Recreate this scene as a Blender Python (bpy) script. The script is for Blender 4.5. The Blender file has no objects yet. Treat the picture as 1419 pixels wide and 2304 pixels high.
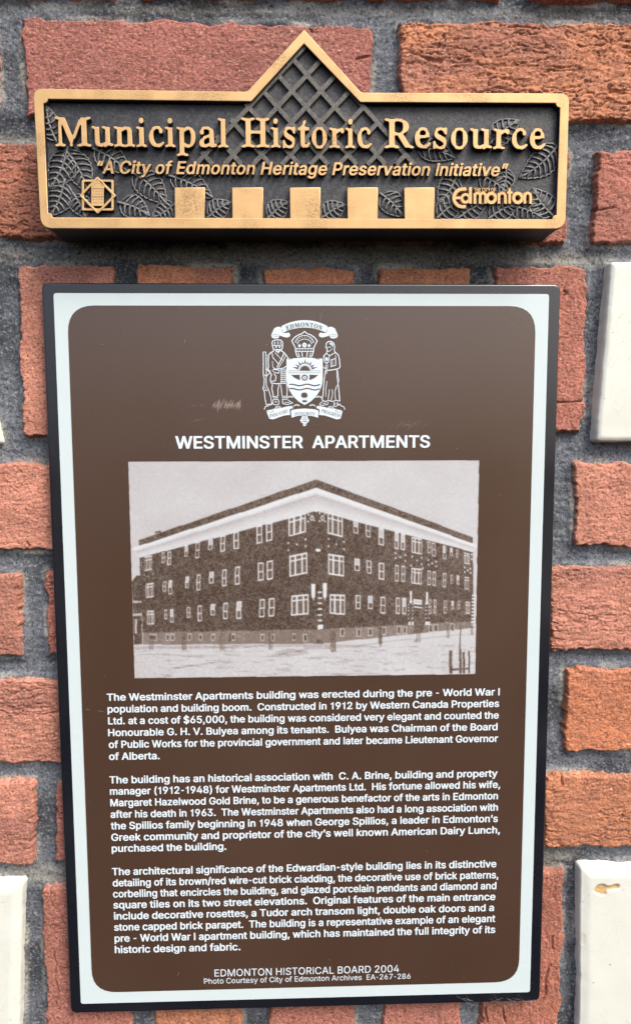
import bpy, bmesh, math, random
import numpy as np
from mathutils import Matrix, Vector
from mathutils.geometry import tessellate_polygon

random.seed(7)
scene = bpy.context.scene
col = scene.collection

# ------------------------------------------------------------------ camera
PITCH, YAW, ROLL = math.radians(5.74263), math.radians(-1.68991), math.radians(-0.21871)
CAM = np.array([-0.00811354, -0.17020414, -0.54375436])      # metres: right, down, forward
FOCAL = 1650.0


def _rot(p, y, r):
    cx, sx, cy, sy, cr, sr = math.cos(p), math.sin(p), math.cos(y), math.sin(y), math.cos(r), math.sin(r)
    a = np.array([[1, 0, 0], [0, cx, -sx], [0, sx, cx]])
    b = np.array([[cy, 0, sy], [0, 1, 0], [-sy, 0, cy]])
    c = np.array([[cr, -sr, 0], [sr, cr, 0], [0, 0, 1]])
    return c @ a @ b


ROT = _rot(PITCH, YAW, ROLL)


def at(px, py, depth=0.0):
    """Measured photo position -> (x, z) metres on the vertical plane y = depth (the brown plaque's face is y = 0)."""
    d = ROT.T @ np.array([(px - 709.5) / FOCAL, (py - 1152.0) / FOCAL, 1.0])
    t = (depth - CAM[2]) / d[2]
    return (CAM[0] + t * d[0], -(CAM[1] + t * d[1]))


def b3(v):
    return Vector((v[0], v[2], -v[1]))


cam_data = bpy.data.cameras.new('camera')
cam = bpy.data.objects.new('camera', cam_data)
col.objects.link(cam)
mr, md, mf = b3(ROT[0]), b3(ROT[1]), b3(ROT[2])
M = Matrix.Identity(4)
for i in range(3):
    M[i][0], M[i][1], M[i][2] = mr[i], -md[i], -mf[i]
M.translation = b3(CAM)
cam.matrix_world = M
cam_data.sensor_fit = 'VERTICAL'
cam_data.sensor_height = 24.0
cam_data.lens = FOCAL / 2304.0 * 24.0
cam_data.clip_start = 0.01
cam_data.clip_end = 200.0
scene.camera = cam

# ------------------------------------------------------------------ light
SUN_EL, SUN_AZ = 50.0, 38.0           # degrees above the horizon, degrees to the right of straight behind the camera
world = bpy.data.worlds.new('World')
scene.world = world
world.use_nodes = True
wn = world.node_tree
sky = wn.nodes.new('ShaderNodeTexSky')
sky.sky_type = 'NISHITA'
sky.sun_disc = False
sky.sun_elevation = math.radians(SUN_EL)
sky.sun_rotation = math.radians(180.0 - SUN_AZ)
sky.air_density = 1.0
sky.dust_density = 5.0
sky.ozone_density = 1.0
wn.links.new(sky.outputs[0], wn.nodes['Background'].inputs[0])
wn.nodes['Background'].inputs[1].default_value = 0.15

sun_data = bpy.data.lights.new('sun', 'SUN')
sun_data.energy = 1.5
sun_data.angle = math.radians(28.0)
sun_data.color = (1.0, 0.95, 0.88)
sun = bpy.data.objects.new('sun', sun_data)
col.objects.link(sun)
to_sun = Vector((math.sin(math.radians(SUN_AZ)) * math.cos(math.radians(SUN_EL)),
                 -math.cos(math.radians(SUN_AZ)) * math.cos(math.radians(SUN_EL)),
                 math.sin(math.radians(SUN_EL))))
sun.rotation_euler = to_sun.to_track_quat('Z', 'Y').to_euler()
sun.location = to_sun * 3

scene.view_settings.view_transform = 'Standard'
scene.view_settings.look = 'None'
scene.view_settings.exposure = 0.9
scene.view_settings.gamma = 1.0
scene.view_settings.use_curve_mapping = False

# letter outlines by character number: [advance], then x, y, x, y ... per outline, in thousandths of the capital height
FONTS = {
 'bold': {
  32: [[369]],
  36: [[888],[377,-136,349,-110,344,-13,237,15,157,56,87,123,49,189,29,268,44,298,67,305,210,305,247,287,267,227,290,195,337,167,347,170,348,183,346,442,207,497,115,565,65,650,55,742,85,840,160,926,244,976,346,1010,349,1108,360,1128,384,1138,494,1138,514,1131,527,1114,533,1010,634,982,707,944,771,887,817,814,835,739,820,713,797,706,654,706,620,723,585,802,533,830,529,587,537,573,687,520,782,451,821,401,838,360,848,253,834,196,810,147,745,73,664,23,531,-16,528,-107,515,-129,490,-137],[536,164,580,186,608,212,632,281,627,319,611,347,537,390,529,372,529,177],[338,634,348,650,348,814,340,828,290,787,272,726,290,669]],
  40: [[547],[327,-176,303,-160,246,-59,162,159,129,364,135,538,162,686,194,800,241,923,298,1030,330,1053,474,1053,498,1043,507,1021,442,875,380,680,349,506,345,358,369,209,397,111,507,-150,497,-168,477,-177]],
  41: [[547],[55,-176,35,-164,29,-147,112,36,156,165,186,304,193,443,176,591,142,736,95,875,28,1027,38,1044,58,1053,205,1053,235,1036,286,945,362,736,406,490,403,304,382,187,342,58,238,-154,205,-177]],
  44: [[379],[55,-220,34,-207,28,-188,89,162,122,183,295,178,311,162,312,143,211,-201,182,-220]],
  45: [[901],[206,352,182,368,177,400,178,479,206,504,669,505,692,498,706,482,707,378,679,352]],
  46: [[379],[152,-6,99,16,62,58,51,99,61,146,106,194,142,210,212,214,259,200,302,163,319,133,324,96,314,61,286,25,252,3,216,-7]],
  47: [[500],[10,-140,-14,-124,-16,-102,303,1019,317,1036,337,1042,487,1039,505,1022,504,1000,187,-117,157,-140]],
  48: [[901],[392,-10,299,11,229,47,171,97,115,176,76,271,58,350,47,451,51,593,89,763,135,855,184,912,230,953,306,991,399,1011,492,1011,592,989,661,953,730,890,771,830,811,738,833,644,844,536,840,410,823,303,793,211,749,133,694,72,629,27,556,-1,489,-11],[424,148,462,147,502,160,540,186,571,227,610,325,630,498,620,628,583,751,532,821,486,848,446,855,406,848,362,824,312,760,278,662,261,524,271,369,302,262,352,185]],
  49: [[700],[330,0,530,0,530,1000,385,1000,360,920,290,850,200,820,110,812,110,690,330,690]],
  50: [[901],[107,3,80,28,84,126,512,562,563,634,582,707,574,770,547,814,501,843,437,856,381,843,333,811,307,764,294,697,277,679,111,675,87,691,82,713,90,773,110,830,143,884,193,934,254,974,307,995,394,1011,487,1011,604,985,681,942,732,893,765,846,795,745,787,650,756,574,688,479,381,161,787,154,811,129,809,22,774,1]],
  51: [[901],[371,-10,251,15,146,72,70,161,47,217,40,268,50,287,71,297,238,296,258,281,275,224,301,190,348,162,408,147,498,157,544,179,572,205,595,255,599,318,583,372,556,410,511,439,461,454,290,464,271,475,263,492,263,577,271,599,488,839,114,846,90,871,91,975,104,992,128,999,754,996,778,972,774,874,521,596,618,569,668,546,709,517,771,451,801,394,819,318,819,268,803,198,741,103,654,37,604,15,514,-8]],
  52: [[901],[536,3,509,28,503,195,60,198,32,224,32,318,442,981,473,998,623,998,651,985,653,962,282,360,503,357,513,625,543,642,693,641,711,631,721,612,722,363,733,355,826,354,848,344,857,325,857,227,848,208,830,198,724,192,721,31,706,8,683,1]],
  53: [[901],[379,-10,269,15,179,67,132,113,95,170,75,227,74,274,106,294,262,292,283,277,303,217,339,180,399,151,466,150,529,178,573,230,597,309,590,385,573,429,544,467,506,494,459,511,416,515,362,505,266,459,132,469,91,486,88,524,143,975,156,992,179,999,742,996,762,981,767,962,767,871,746,847,356,844,339,833,322,659,416,673,486,673,556,663,640,631,692,595,759,520,797,445,814,366,814,290,796,214,749,130,692,71,634,31,559,2,482,-11]],
  54: [[901],[393,-10,323,2,263,25,189,75,143,126,103,195,83,265,78,347,86,400,118,492,176,596,453,983,483,998,650,997,673,981,672,959,445,640,543,632,623,610,686,574,741,524,787,448,804,394,811,303,800,230,744,120,650,37,593,11,523,-7],[428,145,486,151,551,192,581,239,598,315,585,391,550,448,505,479,453,493,393,483,338,448,306,397,292,331,300,265,327,205,370,167]],
  56: [[901],[387,-10,274,12,181,56,110,123,69,195,55,296,73,375,119,451,204,524,147,580,111,637,93,704,92,760,102,808,127,862,157,901,224,958,270,982,347,1004,494,1011,607,986,676,950,741,890,779,827,795,767,787,666,754,596,684,524,759,464,804,402,828,337,835,262,822,198,794,141,730,74,690,45,634,18,554,-4],[432,145,510,154,564,179,600,221,615,274,608,331,577,385,524,420,464,436,400,432,330,401,295,363,276,309,279,246,306,195,360,160],[429,593,494,601,544,630,571,672,582,722,570,782,547,817,510,841,454,856,397,848,350,825,322,789,309,745,313,685,340,634,377,609]],
  57: [[901],[240,3,216,19,216,41,445,360,346,368,273,388,200,429,149,476,111,533,82,622,78,710,95,789,114,833,160,897,216,948,270,979,336,1001,400,1011,490,1011,573,996,678,943,736,887,777,824,798,773,811,697,795,568,767,498,707,394,435,15,406,2],[428,508,493,516,546,547,580,596,598,675,586,748,557,801,506,841,453,856,396,846,336,806,306,754,293,685,303,615,329,565,366,531]],
  65: [[953],[14,3,-10,19,-10,41,350,975,384,998,571,994,595,962,945,60,952,22,917,1,767,1,743,9,727,31,634,265,317,266,299,255,204,11,177,1],[369,423,574,426,471,712,370,448]],
  66: [[907],[100,3,79,15,71,38,76,981,110,999,523,999,613,985,686,956,740,920,780,876,810,824,827,760,828,688,814,634,778,577,717,524,810,448,841,404,860,353,867,252,858,205,830,142,795,98,740,55,620,11,536,1],[298,161,506,159,596,182,630,211,647,249,651,300,633,353,593,397,523,426,296,428,291,176],[298,584,486,586,566,617,601,659,614,716,605,767,584,801,546,827,493,840,296,839,291,599]],
  67: [[1013],[468,-10,364,9,284,40,214,87,130,173,79,262,47,356,33,460,36,577,57,681,100,779,156,858,218,916,298,966,374,994,474,1011,581,1011,728,977,794,944,848,904,932,801,964,729,974,672,961,655,941,649,778,652,761,666,732,735,701,778,641,821,588,840,498,846,444,834,394,811,346,776,297,710,257,587,249,501,257,413,296,293,347,224,398,187,454,163,528,152,604,165,684,207,725,252,759,331,778,348,944,351,969,337,975,315,955,246,922,183,868,115,801,61,731,25,634,-4]],
  68: [[997],[100,3,79,15,71,38,76,981,110,999,500,998,630,977,746,925,825,861,887,779,925,697,947,603,955,476,944,382,920,293,867,192,825,142,753,82,676,42,600,17,486,1],[298,161,453,159,573,188,653,242,685,284,712,341,738,479,734,565,718,644,691,710,651,764,553,822,460,841,306,841,292,833,291,176]],
  69: [[833],[100,3,79,15,71,38,76,981,113,999,760,994,778,969,778,874,771,855,753,843,294,836,296,588,716,584,744,558,745,467,737,442,710,428,296,425,291,176,294,164,306,159,760,157,784,129,780,19,743,1]],
  71: [[1033],[471,-10,374,6,281,42,203,94,134,167,90,236,53,331,33,457,36,577,54,672,90,763,144,846,211,913,291,965,371,994,468,1011,574,1011,648,1001,721,978,832,915,926,811,962,738,977,675,964,659,944,652,784,653,757,672,699,773,614,831,521,849,461,840,404,817,353,782,313,735,281,675,260,606,249,514,257,413,276,337,307,274,338,235,388,194,444,167,501,153,554,153,611,165,664,191,704,222,751,299,763,366,548,371,524,378,510,400,510,498,519,517,541,528,964,525,985,498,986,363,971,281,934,194,891,134,815,66,741,26,654,-1,578,-11]],
  72: [[1026],[100,3,79,15,71,38,71,959,79,985,106,998,253,999,288,978,296,591,706,588,720,591,725,603,728,978,760,998,906,999,930,992,945,959,945,41,937,15,910,2,763,1,728,22,720,431,310,434,296,431,292,420,288,22,256,2]],
  73: [[358],[76,0,281,0,281,1000,76,1000]],
  76: [[782],[100,3,79,15,71,38,72,972,83,989,103,998,260,998,283,986,291,966,293,165,310,159,733,157,757,132,757,28,743,8,720,1]],
  77: [[1245],[100,3,79,15,71,38,71,962,82,988,110,999,303,999,341,981,620,318,895,985,930,999,1123,999,1151,988,1161,950,1161,38,1151,12,1126,2,980,2,960,8,947,25,940,548,717,22,686,2,560,1,530,8,512,31,290,551,283,25,253,2]],
  78: [[1039],[100,3,79,15,71,38,71,959,79,985,116,999,280,998,306,986,733,361,740,975,753,992,773,998,920,999,944,991,958,959,958,41,951,15,916,1,750,1,722,12,296,639,290,25,276,8,256,2]],
  79: [[1058],[468,-10,358,11,268,50,211,90,124,183,77,265,43,375,33,464,40,606,64,700,104,786,161,863,244,935,327,978,414,1004,478,1011,611,1007,711,983,788,947,862,890,931,808,978,719,1005,625,1016,533,1008,394,981,290,940,205,878,125,811,68,734,26,644,-2,571,-11],[493,154,548,153,604,165,658,191,706,227,769,328,799,473,796,565,782,634,762,691,727,748,691,787,634,822,584,840,524,849,421,824,370,795,330,757,275,659,249,517,261,391,277,334,309,271,378,200,434,170]],
  80: [[884],[100,3,79,15,71,38,76,981,110,999,513,999,616,982,693,950,783,874,821,814,841,757,851,675,847,625,831,558,800,495,720,413,616,364,530,349,296,346,288,22,256,2],[298,505,493,507,550,523,588,549,619,603,631,675,618,748,586,799,543,826,486,840,294,839,291,521]],
  82: [[893],[100,3,79,15,71,38,76,981,110,999,516,999,610,985,700,950,778,887,821,824,847,738,851,656,835,574,801,508,740,443,677,397,883,38,883,19,850,1,663,6,453,364,310,371,296,368,292,356,288,22,256,2],[298,527,490,529,543,541,591,568,620,612,631,672,623,741,593,797,540,829,490,840,296,842,291,546]],
  83: [[888],[377,-14,244,13,144,67,90,118,53,179,29,264,34,289,64,306,230,303,249,286,271,220,300,187,367,155,444,144,537,163,602,204,631,267,624,327,598,359,557,383,270,469,160,526,106,577,73,630,56,697,56,744,69,804,97,860,149,918,207,959,274,987,354,1007,514,1010,640,980,742,918,811,829,831,766,830,722,800,705,640,707,620,722,601,779,567,817,500,846,420,852,350,834,300,800,280,766,273,731,281,684,300,658,360,623,644,539,750,480,794,438,834,375,848,318,848,248,831,185,800,131,758,84,690,36,554,-8]],
  84: [[892],[361,3,340,15,333,34,331,833,317,841,35,846,16,871,19,978,34,994,57,999,844,995,861,981,866,962,865,868,847,846,554,835,552,28,541,11,521,2]],
  86: [[953],[381,3,352,28,-8,953,-10,981,21,998,171,999,194,994,211,978,474,288,734,981,767,999,937,994,954,975,948,947,594,27,557,2]],
  87: [[1359],[287,3,263,19,250,50,-11,956,-13,975,-3,989,24,999,171,999,206,978,381,363,558,978,591,998,754,999,777,992,795,969,967,361,1142,978,1177,999,1327,998,1352,988,1361,972,1354,940,1094,41,1077,11,1051,1,887,1,854,19,674,616,497,22,464,2]],
  97: [[775],[261,-13,201,-2,131,26,52,97,26,145,13,205,14,255,26,306,83,382,155,423,265,451,485,484,495,505,485,558,449,599,375,616,331,607,288,586,225,518,178,513,55,546,39,561,38,580,63,628,101,673,205,739,268,757,348,768,415,768,508,753,568,732,628,692,672,640,699,577,710,498,708,25,695,8,675,1,531,1,491,23,391,-11],[320,138,395,148,458,188,492,255,492,328,318,306,271,291,241,269,227,224,238,180,268,154]],
  98: [[844],[398,-13,332,2,275,30,248,7,225,2,88,3,58,25,57,963,64,985,85,998,235,999,265,982,275,728,352,758,435,769,515,765,608,739,662,708,719,657,756,606,795,518,813,417,809,300,782,199,735,117,672,53,595,9,498,-13],[413,142,482,150,538,188,577,253,597,341,592,448,557,543,499,597,438,614,362,594,312,549,281,480,267,379,280,281,311,209,355,165]],
  99: [[788],[355,-13,292,-2,205,31,141,79,89,139,55,199,31,272,21,344,25,445,45,531,70,584,118,650,178,704,245,741,315,761,475,765,579,738,657,692,733,603,754,537,722,514,615,489,579,489,554,502,515,570,462,603,399,614,325,589,275,534,241,439,237,341,265,237,309,176,355,150,392,141,445,145,495,167,529,200,558,256,582,269,622,269,732,243,753,227,759,212,702,107,650,57,605,28,485,-10]],
  100: [[844],[332,-13,239,9,172,46,104,111,61,180,32,265,21,344,25,448,45,537,78,606,127,669,185,717,252,749,322,765,402,769,482,758,559,728,569,982,599,999,755,996,772,982,777,963,775,25,745,3,609,2,585,7,559,30,515,6,459,-10],[381,142,452,150,509,189,551,272,567,370,556,471,523,549,475,593,405,614,342,601,291,562,258,505,237,414,244,297,271,224,312,173]],
  101: [[804],[362,-13,299,-3,217,25,151,70,99,123,60,186,32,265,21,341,25,445,40,515,72,589,111,644,169,698,232,736,312,761,469,765,555,744,612,717,709,628,742,568,766,499,775,341,762,325,739,318,249,317,240,303,258,240,285,195,315,170,355,150,412,138,462,145,505,164,529,183,561,234,585,247,622,247,736,221,755,210,763,193,723,114,673,63,627,32,499,-10],[247,464,539,463,554,474,536,527,502,576,449,607,395,614,329,594,284,559,251,502]],
  102: [[509],[141,3,120,15,113,34,112,603,101,610,-2,611,-22,620,-34,640,-32,735,-6,757,110,764,113,858,124,902,160,959,214,1004,314,1036,434,1036,491,1024,514,1011,522,991,489,890,461,876,361,878,338,861,327,827,333,760,461,759,488,746,496,729,496,650,491,628,468,612,341,610,327,603,324,25,294,2]],
  103: [[846],[345,-278,225,-253,152,-216,75,-142,56,-110,59,-94,79,-75,165,-29,212,-24,237,-34,282,-86,335,-117,385,-127,465,-120,519,-95,545,-67,563,-15,562,45,555,49,445,12,302,15,195,52,112,119,53,209,25,313,21,417,48,546,89,623,161,698,215,733,282,757,375,769,445,765,502,753,559,726,599,756,759,753,776,739,780,717,780,19,762,-95,705,-181,625,-239,492,-275],[384,164,455,172,512,207,547,265,567,357,560,461,536,531,506,572,481,591,405,614,352,604,291,562,254,496,237,417,242,319,273,234,319,188]],
  104: [[816],[85,3,64,15,57,38,57,969,67,988,88,998,238,998,260,988,270,969,273,732,415,768,535,761,635,720,686,672,713,634,739,568,750,479,750,31,738,11,715,2,572,2,542,19,529,514,495,581,455,605,412,613,368,605,318,576,290,539,275,495,267,22,235,2]],
  105: [[338],[86,3,65,15,58,34,59,732,70,749,90,758,240,758,263,746,271,726,270,28,260,11,240,2],[133,826,86,843,46,884,35,921,44,966,82,1007,123,1024,190,1027,236,1014,290,956,294,915,286,889,226,834]],
  107: [[758],[85,3,64,15,57,38,57,969,67,988,88,998,238,998,260,988,270,969,275,515,532,754,715,759,748,741,743,716,451,429,755,60,775,25,762,8,742,2,548,6,295,298,270,274,265,19,235,2]],
  108: [[341],[73,0,268,0,268,1020,73,1020]],
  109: [[1209],[85,3,64,15,57,38,57,723,72,752,95,759,232,759,275,732,368,767,462,771,552,749,632,690,695,736,742,755,822,771,888,771,942,764,1005,742,1052,711,1098,660,1126,606,1140,539,1140,38,1125,8,1102,1,962,2,930,22,926,527,898,587,858,608,822,614,785,608,748,588,723,558,708,514,704,22,668,1,532,1,505,11,493,34,489,536,462,588,432,606,392,614,345,603,312,582,288,549,275,511,267,22,235,2]],
  110: [[815],[85,3,64,15,57,34,62,742,92,759,232,759,252,752,275,728,365,761,475,768,552,757,628,724,683,675,711,637,746,530,745,18,715,2,578,1,555,6,540,22,529,514,495,581,455,605,412,613,368,605,318,576,290,539,275,495,267,22,235,2]],
  111: [[826],[355,-13,292,-2,205,31,141,79,89,139,55,199,31,272,21,344,25,445,45,531,70,584,118,650,178,704,245,741,315,761,475,765,555,747,619,717,687,663,729,613,766,543,790,458,797,376,790,294,770,221,736,152,702,106,639,50,582,17,505,-6],[381,142,459,148,515,183,561,259,580,347,576,436,542,534,492,588,415,614,355,604,294,562,261,505,237,411,241,316,271,224,312,174]],
  112: [[844],[85,-263,64,-250,57,-228,60,738,88,758,228,758,252,751,275,725,362,761,485,768,555,757,628,729,675,698,735,637,772,577,799,504,813,419,810,305,790,220,756,148,715,93,659,43,608,14,548,-5,478,-15,385,-11,275,28,265,-247,235,-264],[420,141,478,149,536,185,573,245,597,340,596,425,567,526,525,580,492,600,445,613,372,600,314,552,284,488,267,378,278,290,308,214,353,166]],
  113: [[844],[592,-263,574,-253,564,-234,562,24,482,-4,412,-15,319,-11,229,14,152,61,108,106,65,173,38,239,21,340,21,413,34,501,57,564,102,640,155,695,212,732,275,756,345,767,425,767,495,754,559,725,599,758,739,758,762,751,775,735,776,-238,765,-255,745,-264],[387,141,455,152,513,195,551,271,567,368,557,466,529,539,481,589,412,613,355,606,298,571,255,498,237,413,241,315,275,217,322,166]],
  114: [[519],[85,3,64,15,57,34,60,738,95,759,235,758,272,736,382,768,478,768,508,760,527,732,527,634,518,614,492,601,408,607,358,597,307,565,279,521,270,473,267,22,235,2]],
  115: [[727],[298,-13,195,9,114,54,54,120,28,180,28,212,48,227,118,241,205,247,226,234,269,164,308,145,371,138,418,148,462,174,479,209,474,246,435,278,215,334,128,378,87,417,61,458,47,508,48,572,61,613,90,660,138,705,191,736,301,765,385,769,475,759,555,730,626,673,675,594,682,572,676,556,651,540,545,517,508,518,487,531,462,575,435,600,365,620,318,610,278,587,261,549,265,518,278,499,321,477,521,428,618,380,663,335,686,291,696,250,692,177,649,95,605,53,558,25,441,-10]],
  116: [[457],[281,-5,178,25,130,65,101,105,80,200,78,601,68,609,-9,611,-33,636,-31,737,-6,756,77,762,80,901,91,918,111,927,274,923,292,898,295,762,418,756,445,731,446,639,434,619,414,610,304,609,294,601,293,222,298,178,311,153,334,146,411,151,435,137,464,27,448,8,411,-2]],
  117: [[816],[308,-7,225,12,158,49,107,104,70,180,57,258,60,738,78,755,112,759,238,758,267,738,275,249,291,205,317,173,355,153,398,147,445,157,482,178,511,211,529,258,540,738,572,758,731,754,750,722,747,22,718,2,578,1,555,8,532,32,428,-4]],
  118: [[775],[299,3,278,15,266,41,-10,723,-8,741,29,759,179,759,207,745,383,302,558,745,589,759,759,754,774,738,774,723,491,25,456,2]],
  119: [[1125],[253,3,220,34,0,723,9,749,36,759,176,759,210,745,333,358,447,729,467,754,633,759,664,741,783,358,902,741,939,759,1083,759,1109,746,1113,716,898,44,879,11,856,2,719,1,685,15,556,406,433,18,403,2]],
  120: [[754],[23,3,-1,19,-1,38,251,388,18,716,12,732,19,746,49,759,226,754,376,551,526,754,696,759,726,749,736,732,730,716,494,382,741,44,746,28,739,14,709,1,536,6,373,225,213,8,189,1]],
  121: [[775],[126,-268,73,-256,49,-233,75,-132,103,-109,183,-114,213,-100,236,-68,270,26,-8,718,-7,740,29,757,179,757,207,743,383,300,558,743,589,757,759,752,774,737,773,721,416,-147,351,-220,306,-247,226,-268]],
  122: [[758],[64,3,36,28,40,123,423,596,70,605,49,631,49,726,56,745,90,759,660,759,687,752,702,729,697,634,321,164,334,156,690,152,712,126,705,15,670,1]],
  8217: [[358],[83,595,62,608,56,627,116,977,150,997,323,993,338,977,340,958,238,614,210,594]],
 },
 'thin': {
  32: [[369]],
  45: [[901],[226,368,217,395,218,471,226,482,649,483,667,474,667,382,659,368]],
  48: [[901],[406,-9,322,9,256,44,208,87,153,166,116,261,98,343,88,554,98,653,121,752,158,841,198,900,249,950,319,989,382,1006,479,1010,569,991,639,952,693,900,736,834,772,745,793,650,804,538,800,406,763,225,726,146,677,80,619,33,552,4,479,-10],[434,106,479,109,526,126,569,157,606,205,649,314,670,498,650,683,608,791,582,829,542,864,502,885,449,895,396,887,356,869,289,801,239,673,221,521,231,363,272,228,336,145,379,119]],
  50: [[901],[127,4,119,17,123,106,548,558,601,637,622,709,614,782,577,842,507,884,434,895,361,879,301,836,270,785,251,707,131,705,122,719,126,765,150,844,216,933,321,993,407,1010,471,1011,581,987,657,941,697,901,729,851,755,752,741,633,704,558,638,469,314,123,764,117,772,103,771,9,754,3]],
  52: [[901],[556,4,548,14,548,192,541,205,86,207,71,222,77,327,466,976,490,997,603,997,614,986,227,334,243,325,543,328,550,619,566,625,679,620,682,334,693,326,813,323,817,215,806,207,684,202,676,5]],
  54: [[901],[406,-9,286,24,213,76,176,120,143,182,122,258,118,343,126,396,158,492,213,594,484,989,500,997,626,997,635,989,630,977,379,614,503,618,563,607,640,574,700,523,747,446,763,393,771,294,761,222,744,172,707,110,630,39,540,0],[415,106,490,109,554,139,607,199,634,274,631,363,601,432,543,490,470,516,390,509,329,479,284,429,256,353,256,271,288,189,343,134]],
  55: [[901],[194,4,187,11,193,27,625,874,610,882,124,883,116,897,118,992,770,995,771,867,336,14,320,3]],
  56: [[901],[400,-9,300,9,220,46,163,93,109,182,96,294,123,393,189,475,273,521,212,561,165,617,137,689,132,772,163,870,240,953,290,981,357,1003,480,1010,577,990,647,953,705,900,741,838,755,765,755,706,741,653,690,574,618,521,694,480,752,416,785,343,795,251,782,185,757,133,674,50,628,24,557,1,484,-10],[419,106,497,109,574,137,625,182,651,238,651,311,629,367,580,416,514,449,437,460,337,434,269,380,240,320,236,248,266,179,330,129],[415,574,470,574,540,597,584,633,614,689,622,739,603,811,568,854,504,887,424,895,360,878,300,832,273,778,270,709,300,637,350,596]],
  65: [[953],[34,4,28,14,36,37,385,986,401,997,547,995,913,8,770,8,667,277,291,279,274,276,266,264,174,7],[320,396,623,400,471,850,318,409]],
  66: [[907],[120,4,111,21,114,992,513,997,596,984,660,958,714,920,745,884,770,838,787,772,784,673,760,614,724,571,641,521,744,469,784,426,810,376,827,304,828,248,819,195,795,136,761,90,719,57,606,13,523,3],[258,123,520,122,616,147,664,189,687,235,691,291,672,350,620,410,540,445,256,448,251,143],[258,564,470,563,526,572,583,598,626,641,650,696,650,759,626,815,590,850,526,875,256,876,251,584]],
  67: [[1013],[481,-9,401,4,311,38,240,87,167,166,119,251,90,340,73,455,73,544,87,650,119,749,167,834,236,910,318,965,384,992,488,1010,568,1010,704,978,771,943,822,903,898,801,934,685,921,678,801,680,769,752,736,798,681,845,604,877,534,888,484,885,421,869,371,844,321,806,277,752,250,706,223,623,209,518,213,439,231,347,255,284,313,202,374,154,438,126,531,111,621,128,705,172,759,231,801,320,924,322,935,307,888,179,832,106,784,66,714,26,648,4,564,-10]],
  68: [[997],[120,4,111,21,114,992,520,994,620,973,716,928,788,871,850,785,885,706,907,607,915,475,904,376,880,284,835,192,790,134,733,86,656,43,590,20,473,3],[258,123,466,122,573,146,668,202,709,248,742,307,764,376,778,475,774,568,760,643,727,726,688,782,636,825,583,853,473,879,266,879,253,872,251,139]],
  69: [[833],[120,4,111,21,114,992,733,995,738,894,730,880,254,874,256,568,696,565,704,554,705,469,702,452,690,447,256,445,251,139,254,126,266,121,736,120,745,106,742,8]],
  72: [[1026],[120,4,111,21,114,992,236,997,250,989,256,572,743,569,760,572,765,584,766,989,780,997,900,995,902,8,780,3,766,11,760,451,273,454,256,451,252,439,250,11,236,3]],
  73: [[360],[120,0,235,0,235,1000,120,1000]],
  76: [[782],[120,4,111,21,112,986,123,997,240,997,251,979,253,128,270,121,710,120,718,110,718,14,700,3]],
  77: [[1245],[120,4,111,21,114,992,290,997,308,989,620,188,927,989,943,997,1116,995,1119,8,1000,3,985,14,983,781,687,24,676,6,660,3,566,3,551,14,250,774,244,14,233,3]],
  78: [[1039],[120,4,111,21,114,992,260,997,279,989,776,209,778,986,793,997,913,995,916,8,770,3,750,9,250,794,251,14,240,3]],
  79: [[1058],[481,-9,401,4,318,35,241,85,177,152,123,241,96,314,76,419,73,544,87,650,122,755,177,847,233,907,294,952,381,991,484,1010,564,1010,654,995,742,959,805,917,875,844,928,752,952,686,972,581,976,455,961,350,931,255,898,190,832,106,764,53,671,10,594,-7],[509,113,564,115,631,132,694,166,742,208,809,320,839,472,836,567,822,640,802,699,761,768,714,819,658,856,598,878,531,888,451,878,408,863,361,838,310,795,270,742,236,670,209,518,213,436,231,347,255,284,290,228,323,192,384,148,438,126]],
  80: [[884],[120,4,111,21,114,992,503,997,603,980,666,952,747,884,781,828,801,768,811,683,807,630,791,561,765,505,696,429,596,379,516,365,256,362,250,11,236,3],[258,482,483,481,550,495,608,528,650,584,671,676,658,759,620,823,570,858,500,878,256,880,251,502]],
  82: [[893],[120,4,111,21,114,992,506,997,596,983,676,950,741,897,781,838,807,749,811,660,794,574,756,503,713,458,632,403,844,8,685,8,476,385,270,388,256,386,252,373,250,11,236,3],[258,505,503,507,563,521,611,548,650,594,671,673,663,752,626,822,566,861,503,878,256,880,251,525]],
  83: [[888],[390,-13,267,12,169,66,127,108,93,165,71,270,205,274,236,198,284,149,360,115,450,104,560,128,635,181,670,254,664,320,638,359,584,396,294,487,184,547,140,589,111,639,96,705,95,751,106,810,130,864,170,914,227,957,350,1003,497,1009,617,981,717,917,770,843,788,794,793,741,662,738,634,805,590,850,517,883,440,894,347,877,274,832,237,764,232,735,241,692,272,649,337,609,620,521,727,459,767,415,795,366,808,310,808,241,792,175,764,122,684,46,627,16,557,-4,480,-14]],
  84: [[892],[381,4,372,21,371,871,357,879,64,880,56,894,57,991,74,997,819,996,826,969,819,880,527,879,514,872,512,14,501,3]],
  99: [[788],[369,-12,305,-1,229,31,169,77,125,130,88,202,68,275,61,338,64,440,105,578,139,631,185,681,239,717,302,743,355,754,459,754,555,728,632,681,686,617,715,545,595,512,552,580,482,629,385,642,302,612,242,548,204,453,197,334,225,226,259,169,299,132,349,109,405,99,469,109,519,133,553,163,599,236,709,211,718,199,676,110,599,37,492,-5]],
  100: [[844],[345,-12,262,8,185,54,138,104,98,173,72,255,61,338,65,446,85,538,125,621,172,678,232,720,312,750,389,757,482,742,549,703,599,652,605,990,619,998,729,997,737,980,736,11,722,3,612,6,602,98,555,47,492,5,415,-13],[367,104,445,106,519,142,576,219,603,321,603,430,571,538,512,608,469,631,422,642,375,641,329,629,269,588,222,515,197,413,204,288,239,198,292,136]],
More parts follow.
